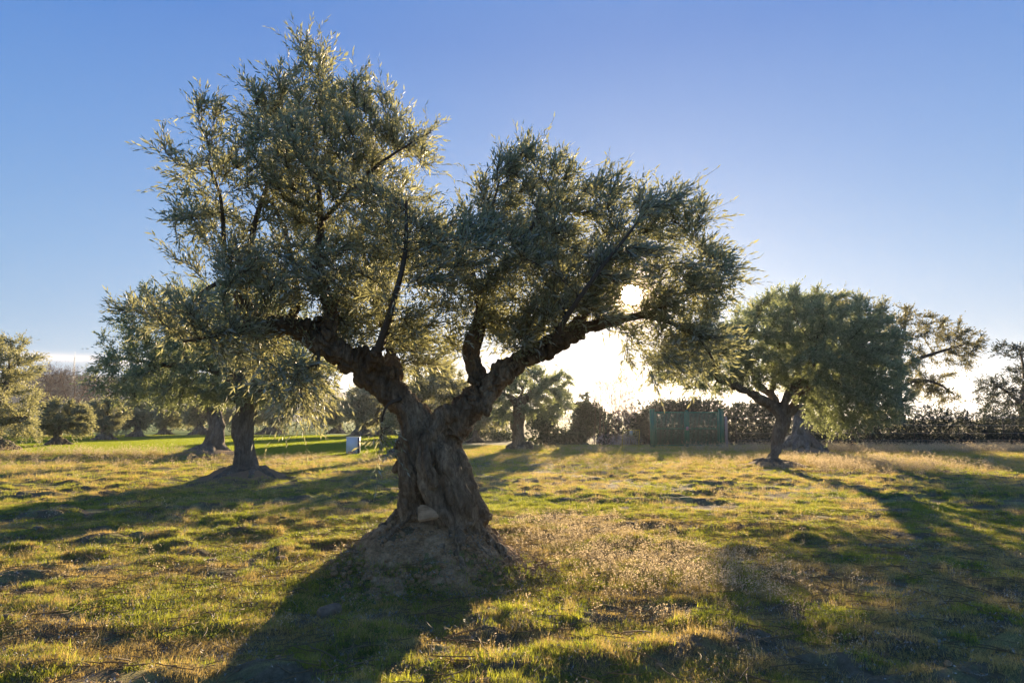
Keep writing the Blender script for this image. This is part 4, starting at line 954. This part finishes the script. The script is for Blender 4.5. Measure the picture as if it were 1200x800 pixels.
# ------------------------------------------------------------------ grass and weeds (stuff)
def tuft(name, n, rad, h, w, mat, rng, lean=.5, heads=None, seg=3):
    """one tuft of bent blades, some with seed heads; a source mesh for the scatter"""
    a = rng.uniform(0, 6.283, n); r = rad * np.sqrt(rng.uniform(0, 1, n)); o = np.stack([np.cos(a) * r, np.sin(a) * r, 0 * a - .01], 1)
    hh = h * rng.uniform(.45, 1.15, n); d2 = rng.uniform(0, 6.283, n); ln = lean * rng.uniform(.3, 1.3, n)
    dx = np.stack([np.cos(d2), np.sin(d2), 0 * d2], 1); sd = np.stack([-np.sin(d2), np.cos(d2), 0 * d2], 1)
    V = []
    for s_ in range(seg + 1):
        t = s_ / seg; c_ = o + np.array((0, 0, 1)) * (hh * t * (1 - .25 * t * ln))[:, None] + dx * (hh * ln * t ** 1.8)[:, None]
        ww = w * (1 - .85 * t) * .5
        V += [c_ - sd * ww, c_ + sd * ww]
    tipc = c_
    V = np.stack(V, 1).reshape(-1, 3); i = np.arange(n)[:, None] * (2 * (seg + 1))
    Fq = np.concatenate([i + np.array([[2 * s_, 2 * s_ + 1, 2 * s_ + 3, 2 * s_ + 2]]) for s_ in range(seg)])
    me_mats = [M[mat]]
    tone = np.tile(rng.uniform(0, 1, n), seg)
    if heads:
        hm_, hs, hn = heads; k = rng.integers(0, n, hn); c_ = tipc[k] + rng.normal(0, 1, (hn, 3)) * np.array((.012, .012, .02))
        e1 = unit(rng.normal(0, 1, (hn, 3))) * hs * rng.uniform(.5, 1.2, (hn, 1)); e2 = unit(np.cross(e1, rng.normal(0, 1, (hn, 3)))) * hs * .6
        HV = np.stack([c_ - e1, c_ + e2, c_ + e1, c_ - e2], 1).reshape(-1, 3); b0 = len(V)
        V = np.concatenate([V, HV]); Fq = np.concatenate([Fq, b0 + np.arange(hn)[:, None] * 4 + np.array([[0, 1, 2, 3]])]); tone = np.r_[tone, rng.uniform(0, 1, hn)]; me_mats.append(M[hm_])
    o_ = mesh_np(name, V, [Fq], None, attrs={'tone': ('FACE', tone)})
    for m_ in me_mats: o_.data.materials.append(m_)
    if heads:
        mi = np.zeros(len(Fq), np.int32); mi[-heads[2]:] = 1; o_.data.polygons.foreach_set('material_index', mi)
    COL.objects.unlink(o_); return o_
def rosette(name, n, rad, mat, rng):
    """low broad-leaved weed"""
    o = np.zeros((n, 3)); o[:, :2] = rng.normal(0, rad * .5, (n, 2)); d = rng.normal(0, 1, (n, 3)); d[:, 2] = np.abs(d[:, 2]) * .5 + .25
    V, Fq, tone = leaf_geo(o, d, .03, 2, .028, .014, rng, False, .8)
    o_ = mesh_np(name, V, Fq, M[mat], attrs={'tone': ('FACE', tone)}); COL.objects.unlink(o_); return o_
M['grass_green'] = m_leaf('green_grass_blade', (.155, .195, .045), (.155, .195, .05), (.50, .52, .05), .5, .5, .35, .4)
M['grass_meadow'] = m_leaf('meadow_grass_blade', (.085, .14, .02), (.085, .14, .02), (.42, .50, .02), .5, .5, .35, .3)
M['grass_dry'] = m_leaf('straw_blade', (.42, .32, .13), (.42, .32, .13), (.70, .52, .15), .5, .6, .3, .35)
M['weed_head'] = m_leaf('dry_seed_head', (.56, .48, .34), (.56, .48, .34), (.68, .54, .32), .5, .7, .2, .25)
M['weed_stalk'] = m_leaf('dry_weed_stalk', (.30, .23, .13), (.30, .23, .13), (.46, .34, .14), .35, .7, .2, .3)
M['clover'] = m_leaf('clover_leaf', (.08, .13, .035), (.09, .14, .04), (.26, .32, .04), .4, .5, .4, .35)
M['litter'] = m_leaf('fallen_olive_leaf', (.26, .23, .18), (.36, .34, .29), (.2, .16, .08), .15, .6, .3, .5)

def scatter(name, label, src, pts, scl, rng, tilt=.12):
    me = bpy.data.meshes.new(name); me.vertices.add(len(pts)); me.vertices.foreach_set('co', pts.astype(np.float32).ravel())
    rot = np.stack([rng.normal(0, tilt, len(pts)), rng.normal(0, tilt, len(pts)), rng.uniform(0, 6.283, len(pts))], 1).astype(np.float32)
    at = me.attributes.new('rot', 'FLOAT_VECTOR', 'POINT'); at.data.foreach_set('vector', rot.ravel())
    at = me.attributes.new('scl', 'FLOAT', 'POINT'); at.data.foreach_set('value', scl.astype(np.float32))
    o = bpy.data.objects.new(name, me); link(o); tag(o, label, kind='stuff')
    ng = bpy.data.node_groups.new(name, 'GeometryNodeTree')
    ng.interface.new_socket('Geometry', in_out='INPUT', socket_type='NodeSocketGeometry'); ng.interface.new_socket('Geometry', in_out='OUTPUT', socket_type='NodeSocketGeometry')
    gi = ng.nodes.new('NodeGroupInput'); go = ng.nodes.new('NodeGroupOutput'); ip = ng.nodes.new('GeometryNodeInstanceOnPoints')
    oi = ng.nodes.new('GeometryNodeObjectInfo'); oi.inputs['Object'].default_value = src
    a1 = ng.nodes.new('GeometryNodeInputNamedAttribute'); a1.data_type = 'FLOAT_VECTOR'; a1.inputs['Name'].default_value = 'rot'
    a2 = ng.nodes.new('GeometryNodeInputNamedAttribute'); a2.data_type = 'FLOAT'; a2.inputs['Name'].default_value = 'scl'
    L_ = ng.links.new; L_(gi.outputs[0], ip.inputs['Points']); L_(oi.outputs['Geometry'], ip.inputs['Instance'])
    L_(a1.outputs[0], ip.inputs['Rotation']); L_(a2.outputs[0], ip.inputs['Scale']); L_(ip.outputs[0], go.inputs[0])
    o.modifiers.new('scatter', 'NODES').node_group = ng
    return o
def field(n, ylo, yhi, rng, fx0=-.85, fx1=.85, p=1.0):
    """n points over the visible wedge of field between two distances, evenly per unit of area**p"""
    u = rng.uniform(0, 1, n); e = 2 * p
    Y = (ylo ** e + (yhi ** e - ylo ** e) * u) ** (1 / e); X = rng.uniform(fx0, fx1, n) * (Y + .6)
    return X, Y
def put(X, Y, keep):
    for (mx_, my_, mr_, mh_) in TREE_MOUNDS: keep = keep & (np.hypot(X - mx_, Y - my_) > mr_ * (.6 + .5 * vn(X * 2, Y * 2, 0, 270)))
    X, Y = X[keep], Y[keep]; return np.stack([X, Y, gz(X, Y) - .003], 1)
rg = np.random.default_rng(99)
def d_mound(X, Y): return np.hypot((X - MX) * .85, Y - MY)
def meadow(X, Y): return (Y > 29) & (X < -.10 * Y) & (Y < 64)
def mask_green(X, Y): return vn(X / 1.1, Y / .8, 0, 201) * .5 + vn(X / .33, Y / .26, 0, 202) * .5
def mask_dry(X, Y):
    a = .95 * np.exp(-(((X - 1.75) / 1.0) ** 2 + ((Y - 7.3) / 1.2) ** 2)) + .8 * np.exp(-(((X - .8) / .9) ** 2 + ((Y - 9.6) / 1.6) ** 2))
    a = a + .55 * np.exp(-((Y - 34) / 2.2) ** 2) * sstep(8, 14, X) + .15 * np.exp(-((Y - 34) / 2.0) ** 2) * (X > 0) + .7 * np.exp(-(((X - 11.5) / 2.8) ** 2 + ((Y - 23) / 2.6) ** 2)) + .35 * np.exp(-((Y - 27) / 1.0) ** 2) * (X < -12) + .12 * np.exp(-((Y - 25) / 3.0) ** 2)
    return a
g1 = tuft('grass_tuft', 46, .085, .062, .0048, 'grass_green', rg, .7)
g2 = tuft('grass_tuft', 30, .06, .095, .0055, 'grass_green', rg, .6)
s1 = tuft('straw_tuft', 44, .09, .055, .0038, 'grass_dry', rg, .9)
s2 = tuft('straw_tuft', 26, .07, .12, .0035, 'grass_dry', rg, .5, ('weed_head', .006, 26))
w1 = tuft('weed_tuft', 15, .09, .22, .0030, 'weed_stalk', rg, .45, ('weed_head', .0095, 62), 4)
w2 = tuft('weed_tuft', 16, .07, .15, .0030, 'weed_stalk', rg, .5, ('weed_head', .0095, 44), 3)
c1 = rosette('clover_patch', 40, .10, 'clover', rg)
md = tuft('meadow_tuft', 60, .22, .10, .012, 'grass_meadow', rg, .5)
l1 = rosette('leaf_litter', 10, .16, 'litter', rg)
SC_ = lambda pts, a, b: rg.uniform(a, b, len(pts)) * (1 + .045 * np.clip(pts[:, 1] - 9, 0, 30))
for nm, src, n, y0, y1, th, lb in (('short_grass', g1, 46000, 3.3, 13, .42, 'short green grass in the near field'), ('short_grass', g1, 40000, 13, 40, .36, 'short green grass in the middle field'),
                                   ('long_grass', g2, 9000, 3.3, 16, .62, 'longer green grass tufts among the short grass'), ('clover', c1, 9000, 3.3, 15, .50, 'low clover and broad-leaved weeds')):
    X, Y = field(n, y0, y1, rg, p=.8); m = mask_green(X, Y)
    k = (m > th) & (d_mound(X, Y) > .78) & ~meadow(X, Y)
    p_ = put(X, Y, k & (m > th + .17 * sstep(.8, 3.5, X) * (Y < 8.5))); scatter(nm, lb, src, p_, SC_(p_, .4, 1.0), rg)
X, Y = field(30000, 3.3, 11, rg, p=.8); k = (fbm(X / .5, Y / .4, 0, 240, 2) > .43) & (d_mound(X, Y) > .9); p_ = put(X, Y, k); scatter('straw', 'dry straw grass in the near field', s1, p_, SC_(p_, .5, 1.1), rg)
X, Y = field(42000, 9, 40, rg, p=.75); k = (fbm(X / 1.5, Y / 1.1, 0, 241, 3) > .49) & ~meadow(X, Y) & (d_mound(X, Y) > .9); p_ = put(X, Y, k); scatter('straw', 'dry straw grass in the middle field', s1, p_, SC_(p_, .6, 1.25), rg)
X, Y = field(38000, 4, 42, rg, p=.7); md_ = mask_dry(X, Y); k = (md_ * (.55 + .9 * fbm(X / .5, Y / .4, 0, 250, 2)) > rg.uniform(.12, 1.0, len(X))) & (d_mound(X, Y) > 1.0); p_ = put(X, Y, k); scatter('dry_weeds', 'pale dry weeds with seed heads', w1, p_, SC_(p_, .45, 1.0), rg)
X, Y = field(30000, 4, 40, rg, p=.7); md_ = mask_dry(X, Y) + .06; k = (md_ * (.55 + .9 * fbm(X / .6, Y / .4, 0, 251, 2)) > rg.uniform(.05, 1.0, len(X))) & (d_mound(X, Y) > .95) & ~meadow(X, Y); p_ = put(X, Y, k); scatter('dry_weeds', 'short pale dry weeds spread over the field', w2, p_, SC_(p_, .5, 1.05), rg)
X, Y = field(9000, 4, 30, rg, p=.7); k = (fbm(X / .9, Y / .8, 0, 255, 2) > .5) & (d_mound(X, Y) > .95) & ~meadow(X, Y); p_ = put(X, Y, k); scatter('straw', 'taller straw stalks with seed heads', s2, p_, SC_(p_, .5, 1.0), rg)
X, Y = field(30000, 28.5, 64, rg, -.85, -.08, p=.8); k = meadow(X, Y); p_ = put(X, Y, k); scatter('meadow_grass', 'bright green meadow grass beyond the bank', md, p_, rg.uniform(.7, 1.2, len(p_)), rg, .05)
X, Y = field(5000, 3.3, 12, rg, p=.8); p_ = put(X, Y, d_mound(X, Y) > .5); scatter('leaf_litter', 'fallen leaves and pale scraps on the soil', l1, p_, rg.uniform(.5, 1.1, len(p_)), rg)
tw = MB()
for k in range(7):
    a = rg.uniform(0, 6.28); c_ = np.r_[rg.normal(0, .18, 2), .012]; d_ = np.array((math.cos(a), math.sin(a), .06)) * rg.uniform(.05, .14)
    q_ = catmull([c_ - d_, c_ + rg.normal(0, .012, 3), c_ + d_], 2); V_, Q_ = tube(q_, np.full(len(q_), rg.uniform(.002, .004)), 4); tw.add(V_, Q_)
twig_src = tw.build('fallen_twig', M['weed_stalk']); COL.objects.unlink(twig_src)
X, Y = field(2600, 3.3, 12, rg, p=.8); p_ = put(X, Y, d_mound(X, Y) > .8); scatter('fallen_twigs', 'small dry twigs lying on the field', twig_src, p_, rg.uniform(.5, 1.3, len(p_)), rg)
M['clod'] = M['soil']
import bmesh as _b
bm = _b.new(); _b.ops.create_icosphere(bm, subdivisions=2, radius=.02)
for v in bm.verts: v.co *= .7 + .6 * float(vn(v.co.x * 90, v.co.y * 90, v.co.z * 90, 5))
me = bpy.data.meshes.new('soil_clod'); bm.to_mesh(me); bm.free(); me.materials.append(M['clod']); clod = bpy.data.objects.new('soil_clod', me)
a = rg.uniform(0, 6.283, 2600); r = 1.3 * np.sqrt(rg.uniform(.10, 1, 2600)); X = MX + np.cos(a) * r; Y = MY + np.sin(a) * r
X2, Y2 = field(5000, 3.3, 11, rg, p=.8); k2 = fbm(X2 / .5, Y2 / .4, 0, 281, 2) > .52; X = np.r_[X, X2[k2]]; Y = np.r_[Y, Y2[k2]]
p_ = np.stack([X, Y, gz(X, Y) + .03 * (d_mound(X, Y) < 1.0)], 1); scatter('soil_clods', 'crumbs and clods of brown soil', clod, p_, rg.uniform(.2, 1.0, len(p_)) ** 2 * 1.3, rg, 1.0)
a = rg.uniform(0, 6.283, 500); r = 1.25 * np.sqrt(rg.uniform(.12, 1, 500)); X = MX + np.cos(a) * r; Y = MY + np.sin(a) * r; p_ = np.stack([X, Y, gz(X, Y) + .035], 1); scatter('leaf_litter', 'fallen leaves on the soil mound', l1, p_, rg.uniform(.4, .8, len(p_)), rg)
p_ = p_[:140]; scatter('fallen_twigs', 'dry twigs on the soil mound', twig_src, p_, rg.uniform(.4, .9, len(p_)), rg)
# some growth on the mound's lower flanks
a = rg.uniform(0, 6.283, 420); r = rg.uniform(.72, 1.25, 420); X = MX + np.cos(a) * r * 1.1; Y = MY + np.sin(a) * r; p_ = put(X, Y, vn(X * 4, Y * 4, 0, 260) > .45); scatter('short_grass', 'grass creeping up the soil mound', g1, p_, rg.uniform(.5, .9, len(p_)), rg)
bpy.context.view_layer.update()
